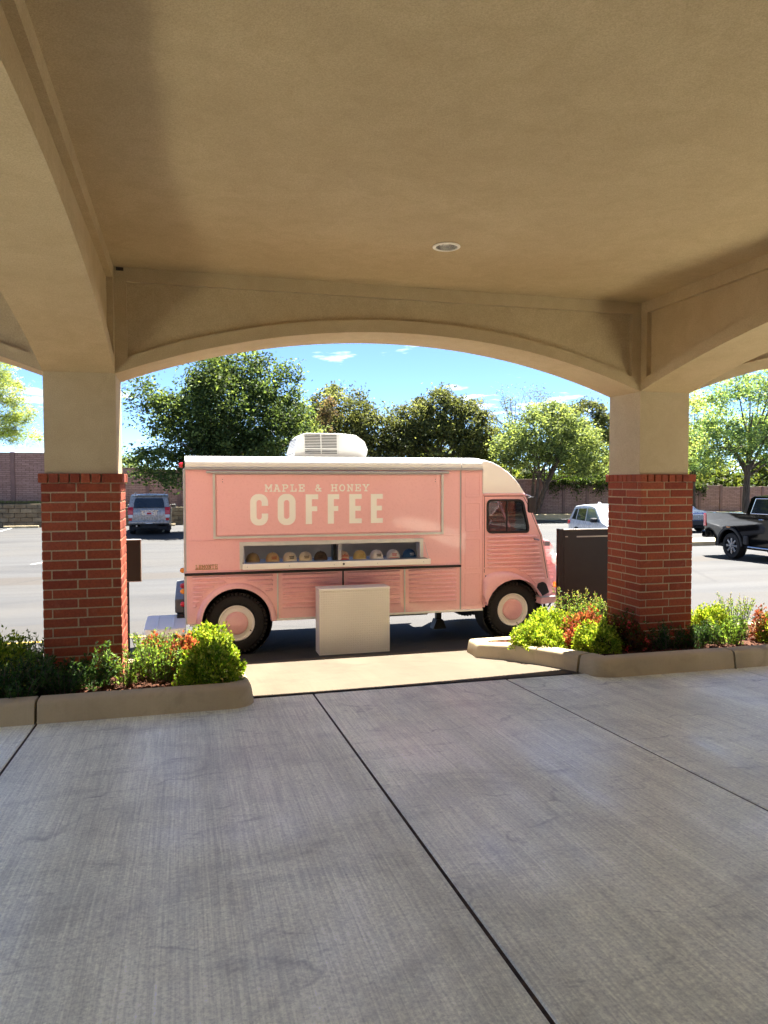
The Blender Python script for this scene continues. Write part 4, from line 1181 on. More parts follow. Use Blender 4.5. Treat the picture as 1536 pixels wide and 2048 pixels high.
# caps on the counter
def cap(x, col, brim, mark, label, seed):
    rr = random.Random(seed)
    cm = simple('cap_cloth', col, .85, var=.1, vscale=20); bm_ = simple('cap_brim_cloth', brim, .85, var=.1, vscale=20)
    e = empty('baseball_cap', (x, 9.15 + .19, 1.101 - .40), R(rr.uniform(-12, 12)), label, 'cap', 'caps on the truck counter')
    m = MB(); n = 24; vs_ = []; fs_ = []
    for i in range(9):
        a = (math.pi / 2) * i / 8
        for k in range(n):
            b = 2 * math.pi * k / n
            r_ = math.cos(a) ** .75
            vs_.append((.088 * r_ * math.cos(b), .10 * r_ * math.sin(b), .012 + .112 * math.sin(a) * (1 + .06 * (-math.sin(b)) * r_)))
    for i in range(8):
        for k in range(n): fs_.append((i * n + k, i * n + (k + 1) % n, (i + 1) * n + (k + 1) % n, (i + 1) * n + k))
    m.add(vs_, fs_); m.build('crown', cm, e, 60)
    MB().lathe([(.009, .122), (.008, .129), (.0, .131)], 10, 'z').build('button', cm, e, 60)
    m = MB(); vs_ = []
    for i in range(13):
        b = math.pi + math.pi * i / 12 * .84 + .08 * math.pi
        c_, s_ = math.cos(b), math.sin(b)
        dip = -.020 * (c_ ** 2)
        for (f_, dz) in ((.97, .022), (1.35, .020), (1.68, .014), (1.68, .010), (1.35, .015), (.97, .018)):
            ext = 1 + (f_ - 1) * (abs(s_) ** .8)
            vs_.append((.088 * c_ * (1 if f_ < 1 else 1 + (ext - 1) * .3), .10 * s_ * ext, max(.001, dz + dip + .012 * abs(s_))))
    w = 6
    m.add(vs_, [(i * w + k, i * w + (k + 1) % w, (i + 1) * w + (k + 1) % w, (i + 1) * w + k) for i in range(12) for k in range(w)])
    m.build('brim', bm_, e, 50)
    if mark:
        txt, mc = mark
        mm = simple('cap_print', mc, .8)
        if txt:
            cu = bpy.data.curves.new('print', 'FONT'); cu.body = txt; cu.size = .058; cu.shear = .25; cu.align_x = 'CENTER'; cu.extrude = .001
            tmp = bpy.data.objects.new('print', cu); COL.objects.link(tmp)
            bpy.context.view_layer.update()
            me = bpy.data.meshes.new_from_object(tmp.evaluated_get(bpy.context.evaluated_depsgraph_get()))
            COL.objects.unlink(tmp)
            # wrap the word round the front of the crown
            for v in me.vertices:
                xx, zz = v.co.x, v.co.y + .050
                a = xx / .095
                rad = 1.02 * (1 - .9 * max(0, (zz - .02) / .13) ** 2.2)
                v.co = Vector((.088 * rad * math.sin(a), -.104 * rad * math.cos(a) - v.co.z, zz))
            me.materials.clear(); me.materials.append(mm)
            po = bpy.data.objects.new('print', me); COL.objects.link(po); po.parent = e
        else:
            m = MB()
            for row in range(2):
                z = .073 - row * .018
                for q in range(5 - row):
                    a = (-.34 + q * .17 + row * .08)
                    rad = 1.02 * (1 - .9 * ((z - .02) / .13) ** 2.2)
                    p0 = (.088 * rad * math.sin(a), -.104 * rad * math.cos(a), z - .005); p1 = (.088 * rad * math.sin(a + .11), -.104 * rad * math.cos(a + .11), z + .005)
                    m.tube([p0, p1], .0045, 5)
            m.build('print', mm, e)
    return e
tan = srgb(176, 150, 108); crm = srgb(226, 212, 178); wht = srgb(226, 222, 214)
for a in [(.80, srgb(150, 126, 84), srgb(150, 126, 84), None, 'plain tan cap at the left end of the truck counter'),
          (1.045, srgb(196, 164, 112), srgb(190, 158, 106), (None, srgb(176, 84, 60)), 'tan cap with a faded red print, second from the left'),
          (1.26, crm, crm, (None, srgb(50, 42, 38)), 'cream cap with one dark print, third from the left'),
          (1.46, crm, srgb(214, 198, 160), (None, srgb(58, 50, 46)), 'cream cap with dark print left of the camouflage cap'),
          (1.655, srgb(84, 66, 46), srgb(70, 56, 40), (None, srgb(40, 32, 26)), 'brown camouflage cap left of the counter post'),
          (1.94, srgb(222, 200, 166), srgb(190, 50, 46), ('Coffee', srgb(186, 44, 44)), 'cream cap with red Coffee script and red brim'),
          (2.165, srgb(206, 182, 118), srgb(206, 182, 118), (None, srgb(186, 160, 96)), 'yellow-tan cap right of the red script cap'),
          (2.39, wht, wht, (None, srgb(50, 50, 54)), 'white cap with dark block print'),
          (2.615, wht, srgb(206, 150, 140), (None, srgb(196, 90, 84)), 'white cap with red print and pinkish brim'),
          (2.835, srgb(36, 78, 120), srgb(30, 66, 106), (None, srgb(190, 200, 214)), 'blue cap at the right end of the counter')]:
    cap(*a, seed=a[0])

# cooler behind the truck
M['cooler'] = simple('cooler_plastic', srgb(214, 208, 192), .5, var=.04, bumps=.1, bscale=200)
M['cooler_lid'] = simple('sky_tinted_lid_plastic', srgb(206, 214, 224), .5, var=.04, bumps=.1, bscale=200)  # pale blue of the skylight is put into the lid colour
co = empty('cooler', (-.24, 8.98, gz(8.98) - .02), 0, 'large pale hard cooler on the ground behind the truck', 'cooler')
MB().plate(rrect(-.20, .20, -.42, .42, .05), (), .02, .40, 'z').build('tub', 'cooler', co, 40, bevel=.012)
li = MB().plate(rrect(-.225, .225, -.45, .45, .06), (), .402, .475, 'z').build('lid', 'cooler_lid', co, 40, bevel=.016)
for x in (-.09, .09): MB().box(x - .012, x + .012, -.36, .36, .474, .482, .004).build('lid_rib', 'cooler_lid', li)
MB().box(-.08, .08, -.458, -.440, .385, .47, .01).build('latch_plate', 'cooler_lid', li)
for x in (-.1, .1): MB().box(x - .025, x + .025, -.452, -.425, .28, .41, .008).build('latch', 'rubber', co)
MB().box(.06, .13, -.428, -.419, .20, .27, .004).build('badge', 'red_lens', co)

# brown panel on a post (left) and brown enclosure (right)
M['bronze'] = simple('dark_bronze_metal', srgb(21, 15, 12), .45, .1, var=.12, vscale=4)
M['bronze_edge'] = simple('light_metal_edge', srgb(170, 164, 156), .4, .6)
sg = empty('post_sign', (-.665, 9.0, gz(9.0) - .02), 0, 'dark brown sign box on a thin post beside the left brick pier', 'sign')
MB().tube([(0, 0, -.02), (0, 0, 1.0)], .024, 10).build('post', 'bronze', sg, 40)
sb = MB().box(-.40, .155, -.05, -.026, .965, 1.44, .004).build('sign_box', 'bronze', sg)
MB().plate([(-.405, .96), (.162, .96), (.162, 1.446), (-.405, 1.446)], [[(-.398, .967), (.154, .967), (.154, 1.438), (-.398, 1.438)]], -.055, .03).build('edge_trim', 'bronze_edge', sb)
cbn = empty('metal_screen', (4.80, 8.6, gz(8.6) - .02), 0, 'tall dark brown metal enclosure panel between the truck nose and the right pier', 'metal panel')
MB().box(-.195, -.13, -.03, .05, -.0, 1.47, .006).build('post', 'bronze', cbn, None)
pn = MB().box(-.128, .95, -.015, .04, .04, 1.445, .006).build('panel', 'bronze', cbn)
MB().box(.06, .95, -.020, -.0155, 1.355, 1.372, .002).build('trim_line', 'bronze_edge', pn)
MB().box(-.128, .95, -.02, .05, 1.4465, 1.462, .003).build('top_rail', 'bronze_edge', pn)
MB().box(-.10, -.065, -.019, -.0155, 1.36, 1.372).build('tag', 'bronze_edge', pn)
MB().box(.95, 1.02, -.03, .05, 0, 1.47, .006).build('post', 'bronze', cbn)

# ------------------------------------------------------------------ cars on the lot
def car_paint(name, col, metal=.3, rough=.25):
    t = NT(name); n = t.noise(t.obj, 2, 3)
    c = t.ramp(n, [(.3, tuple(x * .94 for x in col[:3])), (.7, tuple(min(1, x * 1.05) for x in col[:3]))])
    dirt = t.rng(t.noise(t.obj, 1.5, 5, .65), .5, .8, 0, .06 if col[0] > .05 else .01)
    c = t.mix(dirt, c, srgb(120, 112, 100))
    t.bsdf(c, t.rng(t.noise(t.obj, 9, 4), .3, .7, rough * .8, rough * 1.4), metal, .5, None, .7 if col[0] > .02 else .3); return t.mat
M['silver'] = car_paint('silver_paint', srgb(158, 156, 152), .25)
M['car_white'] = car_paint('white_car_paint', srgb(206, 210, 214), 0)
M['navy'] = car_paint('navy_paint', srgb(22, 40, 74), .3)
M['black_car'] = car_paint('black_car_paint', srgb(5, 5, 6), .0, .06)
t = NT('car_glass'); t.bsdf(t.ramp(t.noise(t.obj, 1.5, 2), [(.3, (.012, .016, .02)), (.7, (.03, .038, .044))]), .05, 0, .8); M['car_glass'] = t.mat
t = NT('tinted_light_glass'); t.bsdf(t.ramp(t.noise(t.obj, 1.5, 2), [(.3, (.07, .10, .12)), (.7, (.12, .16, .18))]), .05, 0, .8); M['car_glass_light'] = t.mat
M['alloy'] = simple('alloy_rim', srgb(180, 182, 184), .25, .8)
M['plastic'] = simple('dark_trim_plastic', srgb(34, 34, 36), .6)
M['plate_white'] = simple('plate_white', srgb(206, 204, 204), .5)
M['plate_red'] = simple('plate_red', srgb(178, 40, 40), .5)
M['clear_lens'] = simple('clear_lens', srgb(214, 218, 222), .1, .2)

class Car:
    def __init__(s, name, label, cat, loc, rz, prof, w, belt, tumble, mat, xs=(), zs=(), endtaper=.06, L=4.7, scale=1.0):
        s.e = empty(name, loc, rz, label, cat, 'cars parked on the lot'); s.e.scale = (scale,) * 3
        s.w, s.belt, s.tum, s.L, s.et = w, belt, tumble, L, endtaper
        bm = bmesh.new()
        loops = []
        for sd in (-1, 1): loops.append([bm.verts.new((x, sd, z)) for x, z in prof])
        bm.faces.new(loops[0]); bm.faces.new(loops[1][::-1]); n = len(prof)
        for i in range(n): bm.faces.new((loops[0][i], loops[1][i], loops[1][(i + 1) % n], loops[0][(i + 1) % n]))
        for z in list(zs) + [belt, belt - .25]:
            bmesh.ops.bisect_plane(bm, geom=bm.verts[:] + bm.edges[:] + bm.faces[:], plane_co=(0, 0, z), plane_no=(0, 0, 1))
        for x in list(xs) + [.3, L - .3, .9, L - .9]:
            bmesh.ops.bisect_plane(bm, geom=bm.verts[:] + bm.edges[:] + bm.faces[:], plane_co=(x, 0, 0), plane_no=(1, 0, 0))
        for y in (-.5, 0, .5):
            bmesh.ops.bisect_plane(bm, geom=bm.verts[:] + bm.edges[:] + bm.faces[:], plane_co=(0, y, 0), plane_no=(0, 1, 0))
        for v in bm.verts:
            sy = v.co.y
            v.co.y = sy * s.hw(v.co.x, v.co.z)
            v.co.z += .035 * (1 - sy * sy) if v.co.z > belt + .3 else .015 * (1 - sy * sy)
        bmesh.ops.recalc_face_normals(bm, faces=bm.faces)
        me = bpy.data.meshes.new('body'); bm.to_mesh(me); bm.free()
        me.shade_smooth(); me.set_sharp_from_angle(angle=R(38))
        me.materials.append(M[mat])
        o = bpy.data.objects.new('body', me); COL.objects.link(o); o.parent = s.e
        bv = o.modifiers.new('bevel', 'BEVEL'); bv.width = .035; bv.segments = 2; bv.limit_method = 'ANGLE'; bv.angle_limit = R(40)
        s.body = o
    def hw(s, x, z):
        h = s.w / 2
        if z > s.belt: h *= 1 - s.tum * (z - s.belt)
        if z < s.belt - .25: h *= 1 - .06 * ((s.belt - .25) - z)
        q = min(x, s.L - x)
        if q < .9: h *= 1 - s.et * ((.9 - q) / .9) ** 2
        return h
    def patch(s, poly, side, name, mat, th=.02, out=.006, parent=None):
        m = MB(); n = len(poly)
        vs_ = [(x, side * (s.hw(x, z) + out), z) for x, z in poly] + [(x, side * (s.hw(x, z) - th), z) for x, z in poly]
        m.add(vs_, [tuple(range(n)), tuple(range(n, 2 * n))[::-1]] + [(i, (i + 1) % n, n + (i + 1) % n, n + i) for i in range(n)])
        return m.build(name, mat, parent or s.e)
    def wheel(s, x, r, side, w=.22, spokes=6, rimr=.66, mat='alloy', y=None):
        e = bpy.data.objects.new('wheel', None); e.empty_display_size = .1; COL.objects.link(e); e.parent = s.e
        yy = side * (s.hw(x, .5) - .02) if y is None else side * y
        e.location = (x, yy, r); e.rotation_euler = (0, 0, 0 if side < 0 else math.pi)
        MB().lathe([(r * rimr, .03), (r * (rimr + .03), .0), (r * .93, .0), (r * .985, .025), (r, .06), (r, w - .05), (r * .96, w), (r * .5, w)], 36, 'y').build('tyre', 'tyre', e, 40)
        rm = MB().lathe([(r * rimr, .03), (r * (rimr - .05), .02), (r * (rimr - .07), .09), (.0, .10)], 32, 'y').build('rim', 'plastic', e, 40)
        for k in range(spokes):
            a = 2 * math.pi * k / spokes
            M4 = Matrix.Rotation(a, 4, 'Y')
            MB().box(-r * .085, r * .085, .015, .05, r * .12, r * (rimr - .05), .006, M4).build('spoke', mat, rm)
        MB().lathe([(r * .16, .06), (r * .15, .01), (0, .005)], 20, 'y').build('hub', mat if mat != 'alloy2' else 'plastic', rm, 40)
        return e
    def box(s, name, mat, *a, bev=.01, parent=None):
        return MB().box(*a, bev).build(name, mat, parent or s.e)

def arches(pts, wheels, r, zb):
    """bottom edge of a side profile with wheel openings, from front to rear"""
    out = []
    for cx in wheels:
        out += arc(cx, r * .95, r * 1.13, 10, 170, 12)
    return pts, out

# silver off-roader seen from behind
rW = .385
prof = [(0.0, .52), (-.03, .62), (0.0, .95), (.03, 1.12), (.10, 1.22), (.32, 1.72), (.42, 1.80), (1.0, 1.85), (2.2, 1.84), (2.62, 1.78), (3.30, 1.22), (3.45, 1.16), (4.45, 1.05), (4.70, .92), (4.78, .70), (4.74, .45), (4.5, .38)] + arc(3.85, .37, .44, 5, 175, 12) + [(3.2, .36), (1.6, .36)] + arc(.98, .37, .44, 5, 175, 12) + [(.4, .42)]
c1 = Car('parked_car', 'silver off-roader parked nose to the wall, seen from behind', 'car', (-1.72, 37.6, gz(37.6) - .02), R(90), prof, 1.9, 1.18, .20, 'silver', L=4.78, scale=1.05)
for sd in (-1, 1):
    for x in (.98, 3.85): c1.wheel(x, rW, sd, .25)
    c1.patch([(.42, 1.24), (1.15, 1.24), (1.15, 1.68), (.55, 1.68)], sd, 'side_window', 'car_glass')
    c1.patch([(1.22, 1.24), (2.05, 1.24), (2.05, 1.70), (1.22, 1.70)], sd, 'side_window', 'car_glass')
    c1.patch([(2.12, 1.24), (3.12, 1.24), (2.62, 1.70), (2.12, 1.71)], sd, 'side_window', 'car_glass')
    c1.box('roof_rail', 'alloy', .5, 2.4, sd * .66 - .02, sd * .66 + .02, 1.88, 1.93, bev=.012)
    mr = c1.box('mirror', 'silver', 2.85, 2.98, min(sd * .93, sd * 1.15), max(sd * .93, sd * 1.15), 1.16, 1.34, bev=.03)
    c1.box('mirror_glass', 'car_glass', 2.843, 2.8495, min(sd * .96, sd * 1.13), max(sd * .96, sd * 1.13), 1.18, 1.32, bev=.004, parent=mr)
    tl = MB(); y0, y1 = sorted((sd * .70, sd * .93))
    tl.plate([(-.035, .94), (.16, .94), (.22, 1.30), (.05, 1.28), (.0, 1.14)], (), y0, y1).build('tail_light', 'red_lens', c1.e, bevel=.015)
    c1.box('lower_lens', 'clear_lens', -.045, .06, y0 + .02, y1 - .02, .80, .935, bev=.012)
    c1.box('reflector', 'red_lens', -.05, .05, y0 + .05, y1 - .03, .66, .78, bev=.01)
def rear_quad(m, pts, d):  # (x,y,z) quad with thickness d along -x
    n = len(pts)
    m.add([(x - d, y, z) for x, y, z in pts] + [(x + .02, y, z) for x, y, z in pts], [tuple(range(n)), tuple(range(n, 2 * n))[::-1]] + [(i, (i + 1) % n, n + (i + 1) % n, n + i) for i in range(n)])
    return m
rear_quad(MB(), [(.115, -.68, 1.25), (.115, .68, 1.25), (.215, .66, 1.48), (.305, .60, 1.69), (.305, -.60, 1.69), (.215, -.66, 1.48)], .045).build('rear_window', 'car_glass', c1.e)
gp = c1.box('plate_recess', 'alloy', -.022, .0, -.36, .36, .90, 1.10, bev=.006)
pl = c1.box('number_plate', 'plate_white', -.034, -.023, -.17, .17, .92, 1.06, bev=.004)
MB().box(-.038, -.0345, -.10, .10, .945, 1.035, .002).build('plate_print', 'plate_red', pl)
c1.box('chrome_bar', 'chrome', -.04, -.0, -.42, .42, 1.105, 1.135, bev=.008)
c1.box('bumper', 'silver', -.12, .08, -.90, .90, .50, .66, bev=.05)
c1.box('bumper_insert', 'clear_lens', -.14, -.10, -.16, .16, .52, .56, bev=.01)
c1.box('underbody', 'dark_under', .1, 4.5, -.75, .75, .22, .40, bev=.03)
c1.box('spare_mount', 'dark_under', .0, .5, -.4, .4, .28, .49, bev=.04)
MB().tube([(-.05, .55, .42), (.4, .55, .42)], .035, 10).build('exhaust', 'alloy', c1.e)
for sd in (-1, 1): c1.box('mud_flap', 'plastic', .50, .52, min(sd * .68, sd * .92), max(sd * .68, sd * .92), .16, .42, bev=.005)
c1.box('roof_antenna', 'silver', .75, .95, -.03, .03, 1.88, 1.93, bev=.015)
c1.box('roof_spoiler', 'silver', .22, .55, -.62, .62, 1.78, 1.83, bev=.02)

# white crossover, nose towards the building
rW = .35
prof = [(.02, .50), (-.02, .62), (.0, .92), (.10, 1.06), (.46, 1.52), (.58, 1.60), (1.3, 1.665), (2.1, 1.66), (2.45, 1.60), (3.20, 1.10), (3.35, 1.04), (4.25, .92), (4.50, .78), (4.58, .60), (4.55, .35), (4.35, .28)] + arc(3.65, .34, .42, 5, 175, 12) + [(3.1, .28), (1.5, .28)] + arc(.95, .34, .42, 5, 175, 12) + [(.4, .32)]
c2 = Car('parked_car', 'white crossover parked behind the brown metal enclosure', 'car', (15.5, 26.4, gz(26.4) - .04), R(-97), prof, 1.86, 1.04, .22, 'car_white', L=4.58, scale=.99)
for sd in (-1, 1):
    for x in (.95, 3.65): c2.wheel(x, rW, sd, .23)
    c2.patch([(.42, 1.10), (.85, 1.08), (.90, 1.50), (.66, 1.49)], sd, 'side_window', 'car_glass')
    c2.patch([(.93, 1.08), (1.75, 1.07), (1.72, 1.54), (.98, 1.51)], sd, 'side_window', 'car_glass')
    c2.patch([(1.83, 1.07), (3.05, 1.07), (2.42, 1.53), (1.80, 1.55)], sd, 'side_window', 'car_glass_light')
    for x in (1.15, 2.05): c2.box('door_handle', 'car_white', x, x + .2, min(sd * .93, sd * .965), max(sd * .93, sd * .965), .93, .965, bev=.01)
    c2.box('mirror', 'plastic', 2.62, 2.80, min(sd * .90, sd * 1.12), max(sd * .90, sd * 1.12), 1.06, 1.22, bev=.03)
    c2.patch([(1.78, .35), (1.79, .35), (1.79, 1.04), (1.78, 1.04)], sd, 'door_gap', 'plastic', .01, .003)
    MB().plate([(-.03, .86), (.20, .90), (.26, 1.02), (.06, 1.02)], (), *sorted((sd * .62, sd * .925))).build('tail_light', 'red_lens', c2.e, bevel=.012)
    # dark wheel-arch cladding
    for x in (.95, 3.65):
        A = arc(x, .34, .47, 0, 180, 14); B = arc(x, .34, .415, 180, 0, 14)
        c2.patch(A + B, sd, 'arch_cladding', 'plastic', .02, .012)
MB().box(4.50, 4.60, -.6, .6, .55, .85, .03).build('grille', 'plastic', c2.e)
for sd in (-1, 1): c2.box('headlight', 'clear_lens', 4.30, 4.52, min(sd * .55, sd * .88), max(sd * .55, sd * .88), .74, .88, bev=.03)
rear_quad(MB(), [(.15, -.6, 1.12), (.15, .6, 1.12), (.44, .54, 1.49), (.44, -.54, 1.49)], .012).build('rear_window', 'car_glass', c2.e)
c2.box('roof_fin', 'car_white', .85, 1.05, -.03, .03, 1.68, 1.75, bev=.015)
c2.box('underbody', 'dark_under', .1, 4.4, -.75, .75, .2, .34, bev=.03)

# navy car, nose towards the building
prof = [(.02, .45), (-.02, .62), (.0, .95), (.10, 1.06), (.50, 1.55), (.7, 1.64), (1.3, 1.68), (2.1, 1.67), (2.5, 1.60), (3.30, 1.10), (3.45, 1.05), (4.35, .98), (4.60, .86), (4.70, .66), (4.68, .35), (4.45, .28)] + arc(3.75, .34, .42, 5, 175, 12) + [(3.1, .28), (1.5, .28)] + arc(.95, .34, .42, 5, 175, 12) + [(.4, .32)]
c3 = Car('parked_car', 'dark navy car partly hidden behind the right brick pier', 'car', (24.4, 36.2, gz(34) - .02), R(-90), prof, 1.9, 1.04, .22, 'navy', L=4.7, scale=1.04)
for sd in (-1, 1):
    for x in (.95, 3.75): c3.wheel(x, .36, sd, .23)
    c3.patch([(.5, 1.10), (1.75, 1.08), (1.72, 1.54), (.78, 1.50)], sd, 'side_window', 'car_glass')
    c3.patch([(1.83, 1.07), (3.10, 1.07), (2.46, 1.53), (1.80, 1.55)], sd, 'side_window', 'car_glass')
    c3.box('headlight', 'clear_lens', 4.42, 4.66, min(sd * .52, sd * .86), max(sd * .52, sd * .86), .80, .90, bev=.03)
    c3.box('fog_trim', 'chrome', 4.66, 4.73, min(sd * .58, sd * .80), max(sd * .58, sd * .80), .42, .47, bev=.01)
    c3.box('mirror', 'navy', 2.72, 2.88, min(sd * .92, sd * 1.12), max(sd * .92, sd * 1.12), 1.08, 1.22, bev=.03)
gr_ = c3.box('grille', 'alloy', 4.66, 4.73, -.42, .42, .62, .88, bev=.01)
for k in range(6): MB().box(4.731, 4.74, -.40, .40, .64 + k * .038, .655 + k * .038, .002).build('grille_bar', 'plastic', gr_)
c3.box('lower_intake', 'plastic', 4.64, 4.71, -.8, .8, .36, .58, bev=.02)
MB().add([(3.28, -.66, 1.14), (3.28, .66, 1.14), (2.56, .58, 1.60), (2.56, -.58, 1.60), (3.25, -.66, 1.12), (3.25, .66, 1.12), (2.53, .58, 1.57), (2.53, -.58, 1.57)], [(0, 1, 2, 3), (4, 7, 6, 5), (0, 4, 5, 1), (1, 5, 6, 2), (2, 6, 7, 3), (3, 7, 4, 0)]).build('windscreen', 'car_glass_light', c3.e, loc=(.045, 0, .05))
c3.box('underbody', 'dark_under', .1, 4.4, -.75, .75, .2, .34, bev=.03)

# black pickup, nose towards the building, its right side to the lens
rW = .415
prof = [(.02, .72), (0, .95), (.01, 1.40), (.06, 1.44), (2.02, 1.46), (2.06, 1.46), (2.16, 1.95), (2.30, 2.02), (3.6, 2.03), (3.95, 1.96), (4.55, 1.46), (4.7, 1.42), (5.95, 1.34), (6.2, 1.2), (6.28, .8), (6.2, .5), (5.95, .46)] + arc(5.25, .42, .53, 5, 175, 14) + [(4.6, .48), (2.1, .48)] + arc(1.30, .42, .53, 5, 175, 14) + [(.55, .62)]
c4 = Car('parked_pickup', 'black pickup truck parked at the right edge of the lot', 'pickup', (17.88, 21.35, gz(20.5) - .02), R(-92), prof, 2.05, 1.46, .17, 'black_car', L=6.28, endtaper=.03)
for sd in (-1, 1):
    for x in (1.30, 5.25):
        c4.wheel(x, rW, sd, .29, 8, .66, 'alloy')
        A = arc(x, .42, .60, 2, 178, 16); B = arc(x, .42, .525, 178, 2, 16)
        c4.patch(A + B, sd, 'arch_flare', 'plastic', .03, .045)
    c4.patch([(2.30, 1.50), (3.02, 1.50), (3.02, 1.93), (2.42, 1.93)], sd, 'side_window', 'car_glass')
    c4.patch([(3.12, 1.50), (4.35, 1.50), (3.85, 1.92), (3.12, 1.94)], sd, 'side_window', 'car_glass')
    for (a, b) in (((2.27, 1.485), (3.05, 1.485)), ((2.27, 1.485), (2.40, 1.945)), ((2.40, 1.945), (3.05, 1.95)), ((3.09, 1.485), (4.38, 1.485))):
        MB().tube([(a[0], sd * (c4.hw(*a) + .012), a[1]), (b[0], sd * (c4.hw(*b) + .012), b[1])], .014, 6).build('window_trim', 'chrome', c4.e)
    for x in (2.62, 3.75): c4.box('door_handle', 'chrome', x, x + .2, min(sd * 1.01, sd * 1.055), max(sd * 1.01, sd * 1.055), 1.29, 1.325, bev=.012)
    c4.patch([(2.075, .5), (2.09, .5), (2.09, 1.46), (2.075, 1.46)], sd, 'cab_gap', 'dark_under', .02, .002)
    c4.patch([(3.06, .5), (3.07, .5), (3.07, 1.46), (3.06, 1.46)], sd, 'door_gap', 'dark_under', .02, .002)
    c4.box('tail_light', 'red_lens', -.01, .13, min(sd * .86, sd * 1.02), max(sd * .86, sd * 1.02), .98, 1.40, bev=.02)
    c4.box('side_marker', 'amber', 1.22, 1.38, min(sd * 1.04, sd * 1.075), max(sd * 1.04, sd * 1.075), 1.00, 1.03, bev=.008)
    c4.box('running_board', 'chrome', 2.2, 4.55, min(sd * .95, sd * 1.10), max(sd * .95, sd * 1.10), .42, .47, bev=.02)
    c4.box('bed_rail', 'plastic', .08, 2.03, min(sd * .93, sd * 1.0), max(sd * .93, sd * 1.0), 1.455, 1.475, bev=.006)
    c4.box('side_step', 'plastic', 1.95, 2.15, min(sd * .88, sd * 1.06), max(sd * .88, sd * 1.06), .50, .78, bev=.03)
    c4.box('mirror', 'black_car', 4.05, 4.2, min(sd * 1.02, sd * 1.32), max(sd * 1.02, sd * 1.32), 1.45, 1.75, bev=.03)
c4.box('bumper', 'black_car', -.16, .10, -.98, .98, .60, .84, bev=.04)
c4.box('hitch', 'plastic', -.16, .3, -.2, .2, .44, .58, bev=.02)
c4.box('underbody', 'dark_under', .3, 6.0, -.8, .8, .34, .60, bev=.03)
c4.box('rear_window', 'car_glass', 2.09, 2.13, -.7, .7, 1.55, 1.9, bev=.02)

# ------------------------------------------------------------------ foliage
def leaf_mat(name, trans=.5, rough=.6):
    t = NT(name)
    a = t.n.new('ShaderNodeAttribute'); a.attribute_name = 'col'
    d = t.n.new('ShaderNodeBsdfPrincipled'); t.l.new(a.outputs['Color'], d.inputs['Base Color']); d.inputs['Roughness'].default_value = rough; d.inputs['Specular IOR Level'].default_value = .15
    tr = t.n.new('ShaderNodeBsdfTranslucent')
    t.l.new(t.mix(1.0, a.outputs['Color'], (1.22, 1.15, .62, 1), 'MULTIPLY'), tr.inputs[0])
    mx = t.n.new('ShaderNodeMixShader'); mx.inputs[0].default_value = trans
    t.l.new(d.outputs[0], mx.inputs[1]); t.l.new(tr.outputs[0], mx.inputs[2]); t.l.new(mx.outputs[0], t.out.inputs[0])
    return t.mat
M['leaf'] = leaf_mat('tree_leaf', .5)
M['plant_leaf'] = leaf_mat('plant_leaf', .45)
t = NT('bark'); n = t.noise(t.mapping(t.pos, (9, 9, 1.5)), 1.5, 5, .65)
t.bsdf(t.ramp(n, [(.3, srgb(64, 52, 42)), (.7, srgb(120, 104, 88))]), .95, 0, .2, t.bump(n, .8, .02)); M['bark'] = t.mat

def leaves_mesh(name, P, size, col, mat, aspect=.5, up=None, dirs=None, parent=None, jit=.35):
    """one mesh of folded leaf quads; P (N,3), size (N,), col (N,3)"""
    N = len(P)
    if dirs is None:
        d = rng.normal(size=(N, 3)); d[:, 2] *= .7
    else: d = dirs + rng.normal(size=(N, 3)) * jit
    d /= np.linalg.norm(d, axis=1, keepdims=True) + 1e-9
    r = rng.normal(size=(N, 3)); 
    if up is not None: r = r * .8 + np.array([0, 0, up])
    s = np.cross(d, r); s /= np.linalg.norm(s, axis=1, keepdims=True) + 1e-9
    nn = np.cross(s, d)
    L = size[:, None]
    v = np.empty((N, 4, 3))
    v[:, 0] = P - d * L * .5
    v[:, 1] = P + s * L * aspect * .5 + nn * L * .10
    v[:, 2] = P + d * L * .5 - nn * L * .08
    v[:, 3] = P - s * L * aspect * .5 + nn * L * .10
    me = bpy.data.meshes.new(name)
    me.vertices.add(N * 4); me.vertices.foreach_set('co', v.reshape(-1))
    me.loops.add(N * 4); me.loops.foreach_set('vertex_index', np.arange(N * 4, dtype=np.int32))
    me.polygons.add(N); me.polygons.foreach_set('loop_start', np.arange(0, N * 4, 4, dtype=np.int32)); me.polygons.foreach_set('loop_total', np.full(N, 4, dtype=np.int32))
    me.update(calc_edges=True)
    at = me.attributes.new('col', 'FLOAT_COLOR', 'POINT')
    c4 = np.ones((N, 4, 4)); c4[:, :, :3] = col[:, None, :]
    at.data.foreach_set('color', c4.reshape(-1))
    me.materials.append(M[mat])
    o = bpy.data.objects.new(name, me); COL.objects.link(o)
    if parent is not None: o.parent = parent
    return o

def mixcol(cols, N, spread=.25):
    cols = np.array([c[:3] for c in cols])
    i = rng.integers(0, len(cols), N)
    return np.clip(cols[i] * (1 + rng.normal(size=(N, 1)) * spread), .004, 1)

